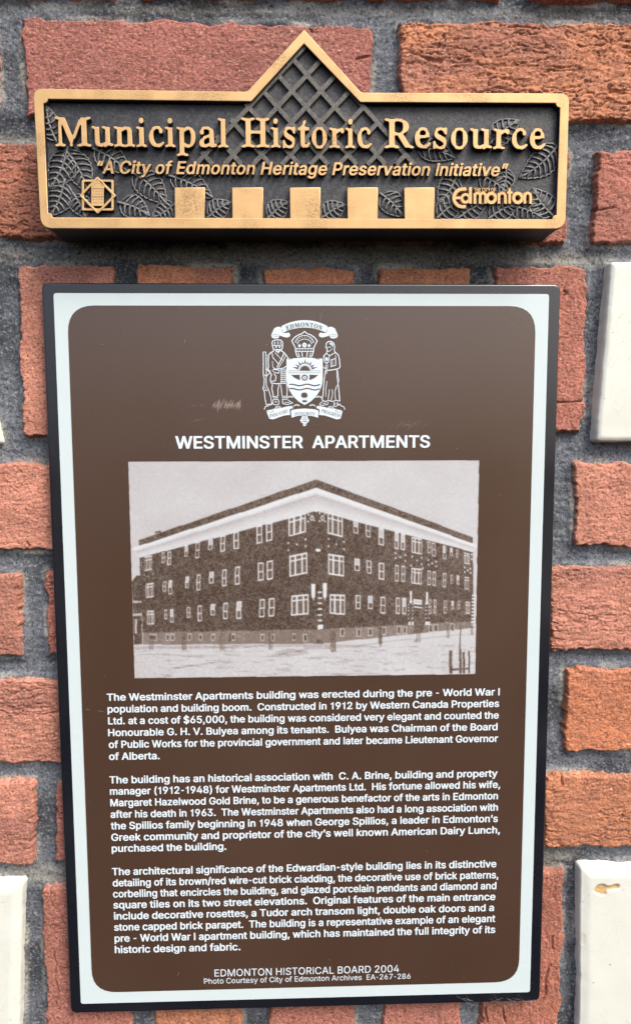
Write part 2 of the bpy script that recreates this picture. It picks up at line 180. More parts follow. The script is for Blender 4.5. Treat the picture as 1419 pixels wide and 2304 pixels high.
  101: [[804],[375,-12,312,-2,242,24,175,70,138,110,101,170,74,245,61,331,61,403,91,545,152,649,192,687,259,728,325,750,405,757,479,750,555,725,613,690,657,647,690,598,720,522,733,449,737,347,722,333,200,328,209,252,244,183,292,136,349,109,429,99,495,113,550,146,602,213,721,183,689,106,605,32,489,-9],[204,440,582,438,598,449,576,529,525,599,459,636,385,642,325,628,261,585,212,505,198,453]],
  102: [[509],[161,4,153,21,152,630,141,638,11,641,7,739,18,747,150,752,153,874,163,917,197,973,237,1006,328,1037,421,1037,468,1027,482,1009,454,920,344,917,311,896,292,864,289,752,451,745,456,650,444,639,288,632,285,11,271,3]],
  104: [[816],[105,4,97,21,97,986,108,997,218,997,230,983,234,660,288,709,332,734,398,753,465,757,535,746,602,716,649,673,679,627,699,568,710,479,710,14,695,3,578,9,577,449,565,531,543,577,502,617,462,635,405,642,348,630,288,595,255,551,238,508,230,459,228,9]],
  105: [[338],[106,4,98,21,98,736,110,747,220,747,231,729,231,14,220,3],[146,864,113,876,85,903,75,933,79,973,95,999,123,1019,156,1027,200,1022,226,1007,248,979,251,917,213,873]],
  109: [[1209],[105,4,97,24,102,745,222,745,232,657,272,700,338,742,415,760,492,753,572,710,625,638,682,701,730,732,805,756,875,760,982,733,1028,701,1062,660,1087,607,1100,541,1095,5,982,3,968,9,963,544,948,580,922,611,875,635,822,645,765,634,715,604,686,568,670,525,665,9,652,3,538,5,529,541,512,581,482,614,438,637,392,645,338,634,292,608,258,571,238,525,230,479,228,9]],
  110: [[815],[105,4,97,21,99,742,222,745,232,654,308,723,398,753,505,752,602,716,647,676,674,637,706,531,708,8,595,3,578,9,577,449,566,528,545,574,505,615,465,634,408,642,348,630,291,597,255,551,238,508,230,459,228,9]],
  111: [[826],[369,-12,305,-1,229,31,169,77,125,130,88,202,68,275,61,338,64,440,105,578,139,631,185,681,239,717,302,743,355,754,459,754,532,738,595,707,645,669,690,614,719,561,743,489,757,374,753,314,739,235,712,166,669,100,629,60,570,21,519,1,442,-13],[394,100,479,112,545,155,596,235,620,344,610,463,577,545,552,580,509,616,425,642,339,631,295,608,261,575,221,505,197,403,208,275,244,189,305,128]],
  114: [[519],[105,4,97,21,98,741,112,747,222,745,232,666,288,719,335,744,395,757,478,753,487,739,482,631,392,635,335,621,278,585,248,541,230,475,229,11,215,3]],
  115: [[727],[311,-12,218,8,138,53,91,110,66,189,185,213,224,150,261,120,328,99,385,99,448,116,495,148,518,193,515,232,498,260,461,287,238,347,151,392,100,459,87,509,87,571,99,614,124,657,200,720,311,753,425,753,505,733,566,697,614,641,640,568,526,542,483,604,449,631,405,645,351,648,291,633,247,604,221,555,226,515,251,481,295,457,501,404,595,355,628,318,649,275,656,179,623,97,545,29,428,-9]],
  116: [[457],[294,-4,204,22,166,52,140,92,120,187,118,629,108,637,18,637,6,648,11,743,118,752,120,912,131,923,250,919,258,748,394,745,406,734,401,639,264,637,253,625,258,161,274,128,298,113,401,109,424,16,418,4,394,-1]],
  117: [[816],[322,-6,248,10,182,49,141,96,109,169,97,248,98,740,125,747,228,740,230,274,238,225,262,173,298,136,348,113,405,108,468,122,518,155,547,192,569,245,577,314,578,740,703,745,710,729,708,9,695,3,585,5,575,96,522,43,472,14,392,-7]],
  118: [[775],[319,3,306,21,31,742,159,747,175,739,383,162,590,739,606,747,730,745,733,729,454,11,439,3]],
  121: [[775],[139,-278,89,-261,113,-166,126,-158,199,-163,241,-143,275,-96,310,6,31,740,159,745,175,737,383,163,590,737,606,745,730,744,734,734,720,694,382,-166,329,-230,286,-259,213,-279]],
 },
 'semi': {
  32: [[369]],
  65: [[973],[21,1,-7,17,-8,46,350,973,367,992,391,1000,567,994,592,967,942,68,950,20,911,0,774,0,744,10,730,27,636,263,314,264,297,253,204,13,174,0],[369,426,574,429,471,714,370,451]],
  67: [[1033],[474,-11,371,7,284,42,214,88,128,178,80,259,50,354,36,454,40,583,61,687,100,778,156,857,218,914,298,964,381,996,481,1012,574,1012,721,978,794,942,848,902,902,844,938,788,962,728,971,667,934,645,778,651,761,665,734,731,702,775,658,810,594,836,531,846,491,842,394,810,346,775,297,709,254,583,246,505,253,420,294,297,347,225,398,189,448,167,528,154,608,168,684,208,726,256,763,338,784,352,941,354,968,338,972,313,952,244,922,184,869,118,804,65,728,24,638,-3,568,-13]],
  69: [[853],[106,1,82,14,75,33,79,983,120,1000,730,1000,760,992,774,973,775,866,750,840,291,832,293,590,713,586,740,564,741,461,733,437,703,425,293,422,288,181,291,168,303,164,756,160,781,137,777,17,736,0]],
  70: [[836],[106,1,82,14,75,33,79,983,120,1000,723,1000,753,992,768,973,768,866,743,840,291,832,293,575,700,569,724,546,724,432,710,417,686,409,293,406,286,20,250,0]],
  72: [[1046],[106,1,82,14,75,33,80,984,113,1000,243,1000,270,994,286,980,293,594,710,591,723,594,728,605,730,980,770,1000,903,1000,930,990,941,964,936,16,903,0,773,0,746,6,730,20,723,428,306,431,293,428,288,417,286,20,250,0]],
  73: [[350],[75,0,275,0,275,1000,75,1000]],
  79: [[1078],[474,-11,394,1,294,37,216,86,140,162,87,247,60,316,40,417,36,549,51,649,87,753,140,838,211,909,294,963,378,995,478,1012,571,1012,661,998,768,956,855,895,911,835,966,744,995,659,1012,546,1012,451,998,351,966,256,911,165,854,104,771,45,674,6,568,-12],[516,156,614,171,668,198,709,231,772,335,802,483,785,630,765,684,725,750,691,786,638,819,591,836,524,846,454,835,414,820,354,781,328,754,272,652,246,508,267,360,292,300,327,247,408,183,448,167]],
  80: [[904],[106,1,82,14,75,33,79,983,116,1000,506,1000,610,983,693,948,783,873,817,819,837,763,848,681,844,618,828,552,800,495,720,413,610,362,523,346,293,344,286,20,250,0],[295,508,500,510,550,524,588,549,621,605,634,675,620,744,586,798,550,821,493,836,291,835,288,524]],
  84: [[912],[367,1,344,13,336,30,335,829,321,836,37,842,20,863,21,980,37,994,64,1000,841,996,862,970,862,863,847,844,821,837,564,836,551,830,548,24,514,1]],
  89: [[958],[387,1,364,13,356,30,354,407,0,945,-9,980,31,1000,181,1000,211,990,464,615,716,989,747,1000,917,994,934,976,931,951,571,404,567,20,531,0]],
  97: [[795],[268,-15,205,-2,131,28,52,99,30,140,17,200,17,259,30,313,85,383,161,426,271,455,487,486,496,517,486,558,467,586,438,604,395,613,348,609,281,581,225,517,181,510,55,545,41,561,41,586,103,674,211,741,275,760,355,770,498,757,561,735,625,695,672,640,695,586,706,505,705,23,671,1,545,0,518,6,491,26,388,-11],[313,143,395,150,456,187,493,253,495,328,311,304,271,291,243,272,225,225,234,187,261,158]],
  100: [[864],[339,-14,249,7,185,39,118,96,65,175,35,260,24,339,27,452,48,543,78,606,129,670,185,716,259,751,332,768,439,768,563,725,571,983,605,1000,752,996,770,983,774,968,772,23,739,1,612,1,585,8,562,34,465,-8],[374,147,442,150,502,183,542,244,567,335,566,427,536,527,489,584,415,610,342,600,292,563,257,505,234,411,241,304,268,232,312,174]],
  101: [[824],[369,-14,282,2,217,27,151,71,99,125,63,181,35,260,24,335,27,449,42,515,71,587,111,644,168,697,225,732,295,758,395,771,459,768,519,755,595,726,642,695,709,627,739,574,762,505,772,337,759,323,732,315,245,314,238,301,258,241,285,197,315,172,355,153,409,142,465,149,505,165,529,184,562,236,592,251,735,224,756,210,760,191,723,115,675,67,629,35,509,-8],[246,468,542,466,555,477,530,540,499,579,449,605,389,610,329,594,284,559,248,499]],
  102: [[529],[148,1,124,13,116,30,115,599,104,607,4,608,-22,620,-30,637,-29,737,1,760,114,766,116,863,127,907,161,959,214,1002,321,1037,428,1037,481,1026,509,1014,519,995,489,888,454,871,354,873,334,855,323,819,329,763,454,761,486,747,493,646,488,624,464,609,334,607,324,599,322,24,288,1]],
  103: [[866],[352,-278,225,-251,150,-212,73,-136,58,-111,61,-89,169,-25,205,-19,232,-28,279,-81,329,-111,382,-122,472,-114,519,-92,546,-64,566,-7,565,49,439,11,309,14,195,54,112,120,55,207,28,307,24,424,51,549,89,622,162,699,215,733,289,759,382,771,442,767,499,754,562,724,582,748,605,758,752,755,773,741,777,722,777,15,759,-98,704,-180,622,-237,485,-275],[377,169,449,173,510,207,550,273,570,361,563,455,536,531,485,588,415,610,349,602,292,563,252,493,234,414,241,314,273,235,316,191]],
  105: [[358],[93,1,70,13,61,30,62,734,73,751,96,760,233,760,257,750,268,731,267,27,256,10,233,1],[140,822,90,840,50,876,38,907,42,958,70,994,106,1018,150,1028,213,1022,246,1006,283,967,291,939,288,892,270,865,230,834,186,821]],
  109: [[1229],[92,1,67,14,60,33,60,728,75,753,102,761,228,760,252,751,272,729,365,767,458,773,558,744,632,689,692,733,742,755,802,770,882,773,935,766,1002,743,1052,711,1098,659,1123,608,1137,546,1137,33,1122,8,1095,0,968,0,932,20,929,520,898,586,862,605,822,613,782,605,747,586,721,555,705,508,701,20,662,0,535,0,507,11,497,33,493,530,462,587,432,605,392,613,352,604,312,582,284,542,271,505,264,20,228,0]],
  110: [[835],[92,1,68,13,60,30,64,744,98,761,225,761,252,751,272,725,372,763,468,770,545,759,625,725,683,675,709,640,743,536,742,17,708,0,585,0,558,6,542,20,540,445,532,511,492,583,458,602,408,610,362,601,316,574,288,536,271,489,264,20,228,0]],
  111: [[846],[362,-14,295,-3,205,33,141,81,89,140,52,210,31,282,24,342,28,452,70,584,118,650,165,694,222,729,299,758,402,771,469,767,549,749,619,716,679,670,729,612,764,546,786,464,794,376,786,288,767,216,738,156,703,109,649,58,592,23,525,-1,449,-15],[401,144,472,155,527,197,566,269,584,357,573,458,542,534,492,588,419,610,352,602,294,562,257,499,234,401,244,291,278,213,329,163]],
  114: [[539],[92,1,68,13,60,30,62,741,102,761,228,760,272,734,385,770,472,770,505,761,523,737,516,612,485,598,402,604,348,592,302,559,276,514,267,467,264,20,228,0]],
  115: [[747],[305,-14,201,8,114,56,74,93,44,140,27,191,31,216,61,233,158,251,198,251,225,236,251,184,279,159,331,143,375,142,425,153,462,175,482,213,477,241,441,276,215,334,128,378,87,417,63,455,50,502,51,574,63,615,90,659,138,704,185,732,305,767,451,764,528,742,595,702,661,622,679,578,676,556,645,536,515,514,488,529,461,575,435,600,361,617,311,606,278,586,259,549,263,521,278,499,315,480,515,431,618,380,663,335,683,298,693,260,692,188,675,134,652,100,568,31,505,5,438,-11]],
  116: [[477],[288,-6,181,25,131,65,104,101,83,195,82,598,71,605,-6,609,-30,632,-28,739,1,758,80,764,84,906,118,929,248,929,274,922,289,903,292,764,411,758,432,749,442,733,443,635,434,618,408,606,301,605,290,598,290,227,295,183,311,155,404,155,435,139,462,25,444,8,404,-3]],
  118: [[795],[306,1,283,13,269,36,-6,715,-7,741,9,755,36,761,173,761,206,745,383,299,558,744,596,761,756,755,773,737,771,715,491,27,453,1]],
  121: [[795],[133,-268,76,-255,53,-234,77,-126,109,-104,186,-109,213,-98,240,-60,270,28,-4,710,-5,742,39,759,173,759,206,743,383,299,558,742,596,759,733,759,759,751,773,736,771,717,416,-145,349,-219,303,-246,219,-268]],
  8220: [[620],[90,591,63,607,59,629,161,975,200,999,320,993,336,977,338,947,279,611,243,590],[333,591,306,607,302,633,404,975,443,999,563,993,579,978,581,953,522,611,486,590]],
  8221: [[620],[90,591,63,607,58,629,117,975,156,999,320,993,336,978,337,953,236,611,203,591],[333,591,306,607,302,636,360,978,396,999,563,993,579,978,580,956,479,614,443,591]],
 },
 'serif': {
  32: [[383]],
  72: [[1159],[39,4,19,13,10,29,9,55,19,74,122,108,159,114,169,125,177,150,180,815,175,863,162,884,119,893,36,919,18,929,8,958,19,987,46,997,139,997,202,973,329,972,366,975,402,993,422,997,519,997,546,987,557,955,543,926,439,893,402,887,391,875,386,856,388,590,399,579,482,570,696,570,752,579,765,593,767,825,761,872,746,888,716,892,609,925,598,939,594,958,598,977,609,990,636,997,732,997,782,976,812,972,949,973,992,993,1016,997,1102,997,1129,986,1140,955,1126,926,984,882,973,853,971,803,975,147,982,124,995,112,1032,107,1129,74,1140,45,1129,13,1102,3,1019,3,996,7,949,27,809,28,779,24,729,3,636,3,609,10,598,23,594,42,597,61,609,77,709,108,742,112,760,131,767,185,765,441,752,456,692,465,472,465,399,456,387,441,386,150,394,125,406,113,442,108,546,74,557,45,546,14,519,3,429,3,406,7,359,27,219,28,192,24,146,3]],
  77: [[1402],[36,4,19,11,8,26,6,52,13,70,29,82,79,93,109,105,126,119,133,140,138,194,138,822,143,844,168,875,158,888,129,892,19,926,9,939,5,958,9,977,19,989,46,997,146,997,206,973,359,972,390,961,408,933,638,416,649,396,663,387,694,403,714,429,918,885,933,901,973,918,1003,962,1033,972,1193,973,1256,997,1346,996,1372,983,1380,955,1370,929,1356,919,1273,890,1233,883,1219,860,1214,815,1218,140,1224,121,1236,111,1353,83,1369,74,1378,58,1380,39,1366,11,1339,3,1253,3,1189,27,1053,28,1026,24,983,4,889,3,862,7,846,23,843,55,856,77,956,108,993,112,1010,140,1014,673,1010,711,999,721,966,697,946,670,779,292,763,275,726,261,710,239,654,106,654,90,670,58,663,29,643,8,613,3,579,10,561,33,556,58,572,96,567,121,316,684,299,711,289,717,283,714,263,679,258,647,262,153,271,121,289,102,386,74,396,55,394,26,379,9,356,3,249,3,196,24,143,3]],
  82: [[1048],[39,4,19,13,10,29,9,55,19,74,122,108,159,114,169,125,177,150,180,815,175,863,162,884,119,893,36,919,18,929,8,958,19,986,46,997,136,997,159,993,202,973,336,972,366,976,397,993,419,997,619,991,646,984,679,955,766,923,826,888,866,843,891,787,898,717,888,654,866,609,832,570,782,535,700,498,690,486,691,473,934,128,952,113,992,108,1066,77,1079,52,1072,17,1046,4,976,3,912,27,786,28,756,38,496,413,480,429,462,432,402,431,386,416,387,144,394,125,406,113,442,108,542,77,556,48,546,14,519,3,429,3,406,7,359,27,219,28,192,24,146,3],[501,517,529,516,576,529,609,547,639,574,672,638,683,730,673,809,646,862,632,869,596,870,532,896,486,901,402,883,387,866,384,584,388,562,396,552,472,532]],
  97: [[765],[306,2,269,15,213,11,176,15,143,26,113,44,87,72,69,110,62,151,66,192,78,227,99,259,136,293,196,332,226,378,446,454,453,468,454,500,446,574,429,591,396,596,346,615,306,617,273,608,233,576,252,512,243,471,216,443,176,430,139,436,109,458,92,496,92,541,110,585,153,633,170,671,186,684,233,700,286,708,429,709,453,700,483,673,556,637,583,611,603,579,620,528,627,465,630,145,643,131,696,132,719,125,738,103,742,78,722,46,679,18,633,24,579,10,543,10,509,19,473,45,456,49,409,39,333,3],[272,116,286,114,349,125,406,156,439,163,448,170,454,192,454,297,452,316,443,328,403,335,379,331,344,313,306,280,259,262,246,230,245,176,254,138]],
  99: [[655],[434,-4,394,11,334,8,281,17,231,35,184,64,144,101,105,157,80,211,66,268,60,332,64,398,78,458,103,515,135,563,180,614,190,652,201,667,251,692,314,708,404,713,471,703,501,667,563,617,581,588,590,557,590,522,578,490,554,467,524,458,488,465,462,490,451,519,442,591,381,616,358,616,334,607,294,573,258,560,242,531,229,424,240,300,269,211,317,148,354,121,384,112,424,126,501,141,588,193,618,188,645,161,646,142,635,123,561,50,491,9,458,-3]],
  101: [[671],[441,2,404,14,338,8,291,13,241,28,198,52,157,84,121,129,91,183,73,240,61,313,60,376,69,439,87,500,122,563,199,642,218,683,264,704,311,710,394,709,448,699,488,683,501,667,512,629,566,557,592,490,602,408,598,390,587,379,498,373,444,350,308,347,258,334,247,322,253,259,279,192,318,147,364,121,398,118,428,133,491,151,524,171,584,221,611,218,642,192,647,173,640,151,573,72,498,17,464,3],[305,449,391,448,451,469,458,484,458,509,453,557,444,576,406,591,374,613,354,617,261,576,245,531,243,471,254,460]],
  105: [[445],[45,4,28,11,17,26,14,48,21,67,38,80,118,108,131,131,133,543,129,574,120,590,28,625,19,644,21,667,41,689,91,693,121,690,168,669,288,665,304,654,310,631,312,125,324,106,358,97,411,71,421,52,420,26,405,9,381,3,328,4,285,24,251,28,171,27,115,4],[201,790,168,805,145,830,130,866,129,901,141,936,165,964,198,982,231,985,268,971,295,945,311,910,313,869,300,834,274,806,238,789]],
  108: [[448],[45,4,28,11,18,23,14,45,19,64,38,80,118,108,127,118,132,140,133,844,130,875,121,892,35,924,21,939,18,961,23,980,38,993,105,997,168,973,285,970,299,964,307,952,311,128,324,106,358,97,409,74,420,58,422,39,411,13,385,3,328,4,285,24,251,28,171,27,115,4]],
  110: [[846],[45,4,28,11,17,26,14,48,21,67,81,97,118,106,131,131,133,540,129,574,120,590,41,617,21,631,14,657,25,682,48,692,105,693,162,670,275,667,321,656,365,664,421,692,448,698,491,684,581,678,645,647,683,597,705,521,712,121,725,105,758,97,812,71,822,42,812,14,788,4,738,3,675,27,581,28,558,24,511,3,341,3,315,7,271,27,181,28,155,24,111,4],[405,80,445,82,515,103,526,112,531,128,532,502,519,559,495,580,415,559,358,524,321,517,308,495,309,128,325,106]],
  111: [[749],[330,-17,266,-7,228,8,203,54,145,107,114,148,84,205,66,265,58,335,63,408,80,477,106,535,146,588,203,640,226,683,256,697,310,708,433,708,483,697,513,683,536,639,590,591,632,534,657,481,673,417,675,284,659,218,633,161,596,110,535,53,513,9,486,-3,436,-15],[365,75,396,80,433,104,466,113,478,123,491,167,498,265,497,433,481,560,466,579,433,590,393,617,370,622,343,617,306,592,275,582,263,572,250,525,241,424,242,246,256,135,273,114,306,105,340,83]],
  112: [[826],[43,-286,27,-280,15,-264,13,-245,20,-226,40,-211,117,-186,130,-156,132,544,128,573,119,588,80,600,25,630,16,652,21,677,46,693,103,694,163,671,267,669,310,658,360,671,423,701,467,709,603,660,654,623,694,573,725,512,745,440,752,354,744,268,724,192,694,129,661,85,617,47,577,25,520,7,483,-15,437,-13,353,15,327,17,313,9,308,-115,316,-169,330,-182,450,-219,461,-251,446,-280,420,-287,343,-287,280,-263,180,-262,153,-266,110,-286],[484,107,500,105,516,113,543,154,562,224,571,322,567,436,554,516,530,569,513,585,497,590,403,569,360,533,318,519,308,487,308,196,313,164,327,150,362,142,410,113]],
  114: [[641],[45,4,28,11,17,26,14,48,21,67,38,80,118,108,131,131,133,536,130,571,121,589,41,616,25,628,19,654,28,679,51,692,111,692,168,669,281,665,321,640,381,655,425,654,475,676,508,683,545,680,580,663,608,628,618,584,609,540,585,509,555,497,525,499,498,514,465,550,445,555,398,533,367,508,329,495,315,467,310,407,313,125,328,107,445,74,458,48,451,17,425,4,345,3,321,7,278,27,181,28,158,24,115,4]],
  115: [[643],[297,-17,170,14,153,11,117,-12,87,-14,67,-7,55,8,52,227,60,252,77,264,110,266,134,256,171,176,194,142,230,108,273,86,313,81,350,88,393,116,427,129,436,148,426,186,393,223,207,321,136,379,113,416,100,458,99,506,110,553,145,620,153,667,170,683,200,697,253,709,317,713,457,691,503,711,537,710,555,696,561,664,561,503,555,484,540,471,510,467,484,477,427,570,397,596,360,613,330,618,300,614,230,579,219,566,225,528,260,491,440,399,494,360,528,316,546,256,542,167,510,88,510,50,500,31,463,7,413,-11,363,-18]],
  116: [[511],[266,10,219,17,183,32,156,55,137,89,125,152,122,571,109,587,76,582,36,591,22,606,18,634,24,659,43,681,59,689,106,695,183,767,219,808,220,859,245,900,269,923,303,930,323,926,336,916,344,881,340,827,309,800,303,786,306,713,316,705,369,697,459,691,476,675,481,640,476,606,459,589,319,576,305,564,301,206,305,152,319,127,339,124,393,145,433,190,456,199,496,184,510,156,500,127,470,80,442,48,406,19,383,11,339,20]],
  117: [[833],[497,-14,460,24,383,-3,337,10,283,8,240,14,187,37,155,69,131,119,119,183,114,569,100,591,67,599,10,626,-1,658,14,687,37,694,93,694,147,671,263,668,290,655,295,626,296,173,310,129,337,112,417,130,470,159,503,167,514,176,518,192,515,572,500,592,470,598,400,626,390,648,395,677,420,693,490,694,547,671,663,668,690,655,695,626,697,150,710,130,747,124,803,101,816,81,816,56,803,37,777,29,720,26,667,45,597,34,567,23,533,-11]],
 },
 'small': {
  68: [[1108],[54,1,48,35,137,65,162,135,162,842,139,928,104,953,37,966,35,995,607,993,764,951,892,868,952,795,991,718,1018,618,1029,505,1018,378,996,285,953,195,899,128,817,68,731,32,621,7],[459,55,587,69,641,98,685,142,741,258,769,438,755,682,702,835,614,922,507,950,424,936,399,862,399,138,414,78]],
  69: [[991],[39,1,36,34,99,45,137,65,164,135,164,842,140,928,103,954,39,966,37,995,873,997,878,718,866,704,843,709,820,795,786,855,709,912,629,936,513,947,436,939,411,918,401,872,406,543,496,548,557,578,598,635,633,752,667,748,668,278,659,261,633,265,606,382,559,449,483,482,406,484,401,135,415,85,456,64,583,64,696,88,794,145,849,209,902,308,933,313,940,295,882,5]],
  71: [[1135],[542,-21,432,-4,309,44,222,105,142,200,92,303,64,426,64,576,95,706,152,813,220,893,285,943,382,991,489,1017,605,1021,855,958,889,971,922,1018,952,1020,960,993,952,676,922,680,862,800,792,884,709,944,629,970,532,967,465,940,402,876,358,790,335,693,321,543,338,303,362,216,402,140,454,80,505,49,585,28,665,33,719,58,746,106,754,270,740,350,699,387,609,402,609,432,1082,435,1100,426,1095,402,1021,386,987,346,975,63,769,-4]],
  73: [[592],[38,1,34,37,130,68,162,125,166,852,144,933,111,952,36,965,31,993,530,998,531,966,434,942,404,885,403,138,428,74,534,37,538,7]],
  77: [[1412],[39,1,33,35,133,67,164,138,164,865,143,932,103,953,36,966,36,997,406,995,696,324,987,995,1352,995,1349,965,1289,949,1253,923,1231,852,1232,138,1253,70,1279,50,1349,37,1349,3,869,7,873,37,971,68,997,138,993,852,638,12,619,0,596,2,585,18,236,833,235,125,263,65,306,45,364,38,370,8]],
  78: [[1104],[888,-22,238,758,237,125,264,65,361,37,366,8,348,0,42,5,45,37,108,48,145,70,166,151,166,848,86,945,42,968,45,997,345,996,855,381,853,895,825,939,733,965,727,991,745,1000,1051,995,1048,966,951,933,927,861,926,-9,918,-23]],
  79: [[1173],[532,-22,445,-9,339,31,242,95,184,151,126,235,89,321,65,428,61,535,78,641,111,735,152,805,228,891,319,957,415,999,509,1019,625,1023,725,1005,812,972,902,915,967,855,1031,761,1068,675,1090,575,1093,458,1077,358,1043,265,992,181,929,110,849,51,749,5,645,-20],[557,28,635,34,685,54,733,91,766,138,816,285,834,478,823,661,776,828,742,885,696,931,649,958,589,973,502,962,459,941,408,895,354,788,321,588,328,345,372,181,445,77,499,43]],
  80: [[937],[42,1,36,35,132,65,160,125,164,842,143,922,109,949,39,966,36,995,589,996,719,973,809,923,870,848,897,762,886,645,843,565,772,505,692,471,402,442,408,105,439,59,526,37,528,5],[407,505,492,507,556,525,599,558,629,618,641,698,629,835,594,905,536,939,442,944,416,930,403,905]],
  82: [[1058],[42,1,36,35,132,65,160,125,164,842,143,922,109,949,39,966,36,995,612,993,746,963,844,908,887,855,909,798,916,735,903,655,879,608,832,557,698,485,962,92,1002,50,1049,37,1051,5,742,5,449,455,422,467,401,452,405,115,436,61,526,37,528,5],[407,515,479,514,566,534,620,575,649,625,667,718,656,828,622,895,566,934,466,946,426,934,409,912]],
  83: [[877],[103,-23,94,5,103,345,138,338,177,218,232,125,286,74,339,48,453,33,523,51,583,101,611,175,603,245,563,305,256,478,149,582,119,651,109,728,119,815,146,881,223,967,343,1018,469,1019,656,976,686,987,709,1021,739,1021,744,718,736,701,709,705,664,815,611,888,539,945,483,968,406,976,333,955,279,901,263,835,277,771,326,717,633,558,742,461,770,408,788,328,783,225,746,131,659,41,543,-9,369,-20,179,26,153,15,129,-22]],
  84: [[949],[212,1,206,35,302,60,326,88,340,135,343,938,332,950,262,945,161,902,97,822,62,703,35,697,24,712,26,995,895,997,900,715,889,697,865,702,836,812,779,891,739,919,660,945,589,950,577,938,581,128,609,66,652,45,715,37,718,5]],
  85: [[1101],[494,-27,374,-7,297,27,246,67,195,147,170,234,159,350,158,874,129,934,37,964,34,992,527,994,524,964,421,934,400,884,399,247,424,150,461,97,524,60,607,49,714,67,779,107,826,170,858,287,858,877,829,934,727,964,724,992,1036,997,1040,967,959,934,930,870,925,327,908,217,876,130,814,52,747,10,621,-24]],
  89: [[955],[232,1,229,37,309,57,343,102,354,172,352,392,79,888,36,939,-24,962,-27,995,449,997,449,963,365,948,346,928,345,898,546,505,733,805,762,872,750,935,712,955,652,963,650,995,959,997,961,965,899,933,848,872,588,442,587,172,598,102,632,58,716,37,718,5]],
 },
}

# ------------------------------------------------------------------ materials
def new_mat(name):
    m = bpy.data.materials.new(name)
    m.use_nodes = True
    nt = m.node_tree
    return m, nt, nt.nodes['Principled BSDF']


def node(nt, kind, **kw):
    n = nt.nodes.new(kind)
    for k, v in kw.items():
        setattr(n, k, v)
    return n


def coords(nt, scale=(1, 1, 1)):
    tc = node(nt, 'ShaderNodeTexCoord')
    mp = node(nt, 'ShaderNodeMapping')
    mp.inputs['Scale'].default_value = scale
    nt.links.new(tc.outputs['Object'], mp.inputs['Vector'])
    return mp.outputs[0]


def noise(nt, vec, scale, detail=3.0, rough=0.55):
    n = node(nt, 'ShaderNodeTexNoise')
    n.inputs['Scale'].default_value = scale
    n.inputs['Detail'].default_value = detail
    n.inputs['Roughness'].default_value = rough
    nt.links.new(vec, n.inputs['Vector'])
    return n.outputs['Fac']


def ramp(nt, fac, stops, interp='LINEAR'):
    r = node(nt, 'ShaderNodeValToRGB')
    cr = r.color_ramp
    cr.interpolation = interp
    while len(cr.elements) < len(stops):
        cr.elements.new(0.5)
    for e, (p, c) in zip(cr.elements, stops):
        e.position = p
        e.color = c if len(c) == 4 else (*c, 1)
    nt.links.new(fac, r.inputs[0])
    return r.outputs[0]


def grey(v):
    return (v, v, v)


def mix(nt, fac, a, b, mode='MIX'):
    m = node(nt, 'ShaderNodeMix', data_type='RGBA', blend_type=mode)
    if isinstance(fac, float):
        m.inputs[0].default_value = fac
    else:
        nt.links.new(fac, m.inputs[0])
    for k, v in ((6, a), (7, b)):
        if isinstance(v, tuple):
            m.inputs[k].default_value = (*v, 1) if len(v) == 3 else v
        else:
            nt.links.new(v, m.inputs[k])
    return m.outputs[2]


def bump(nt, bsdf, height, strength, dist):
    b = node(nt, 'ShaderNodeBump')
    b.inputs['Strength'].default_value = strength
    b.inputs['Distance'].default_value = dist
    nt.links.new(height, b.inputs['Height'])
    nt.links.new(b.outputs[0], bsdf.inputs['Normal'])


def attr(nt, name):
    return node(nt, 'ShaderNodeAttribute', attribute_name=name).outputs['Color']


def mat_brick():
    m, nt, b = new_mat('fired_clay')
    v = coords(nt)
    c = attr(nt, 'tint')
    n1 = noise(nt, v, 90, 4)
    c = mix(nt, ramp(nt, n1, [(0.35, grey(0)), (0.7, grey(0.55))]), c, (0.21, 0.085, 0.06))
    n2 = noise(nt, v, 520, 3, 0.7)
    c = mix(nt, ramp(nt, n2, [(0.34, grey(0.9)), (0.49, grey(0))]), c, (0.10, 0.042, 0.032))
    n2b = noise(nt, coords(nt, (1, 1, 1.7)), 520, 4, 0.7)
    c = mix(nt, ramp(nt, n2b, [(0.52, grey(0)), (0.66, grey(0.7))]), c, (0.66, 0.34, 0.22))
    n3 = noise(nt, v, 330, 2, 0.5)
    c = mix(nt, ramp(nt, n3, [(0.735, grey(0)), (0.77, grey(0.8))]), c, (0.62, 0.50, 0.40))
    nt.links.new(c, b.inputs['Base Color'])
    b.inputs['Roughness'].default_value = 0.92
    b.inputs['Specular IOR Level'].default_value = 0.25
    h = noise(nt, coords(nt, (0.6, 1, 1.35)), 640, 4, 0.72)
    bump(nt, b, h, 0.9, 0.0011)
    return m


def mat_mortar():
    m, nt, b = new_mat('sandy_mortar')
    v = coords(nt)
    c = attr(nt, 'tint')
    n2 = noise(nt, v, 430, 4, 0.8)
    c = mix(nt, ramp(nt, n2, [(0.37, grey(0.9)), (0.49, grey(0))]), c, (0.026, 0.028, 0.033))
    n3 = noise(nt, v, 480, 3, 0.7)
    c = mix(nt, ramp(nt, n3, [(0.53, grey(0)), (0.66, grey(0.5))]), c, (0.42, 0.44, 0.46))
    nt.links.new(c, b.inputs['Base Color'])
    b.inputs['Roughness'].default_value = 0.95
    b.inputs['Specular IOR Level'].default_value = 0.2
    bump(nt, b, noise(nt, v, 600, 4, 0.75), 1.0, 0.0014)
    return m


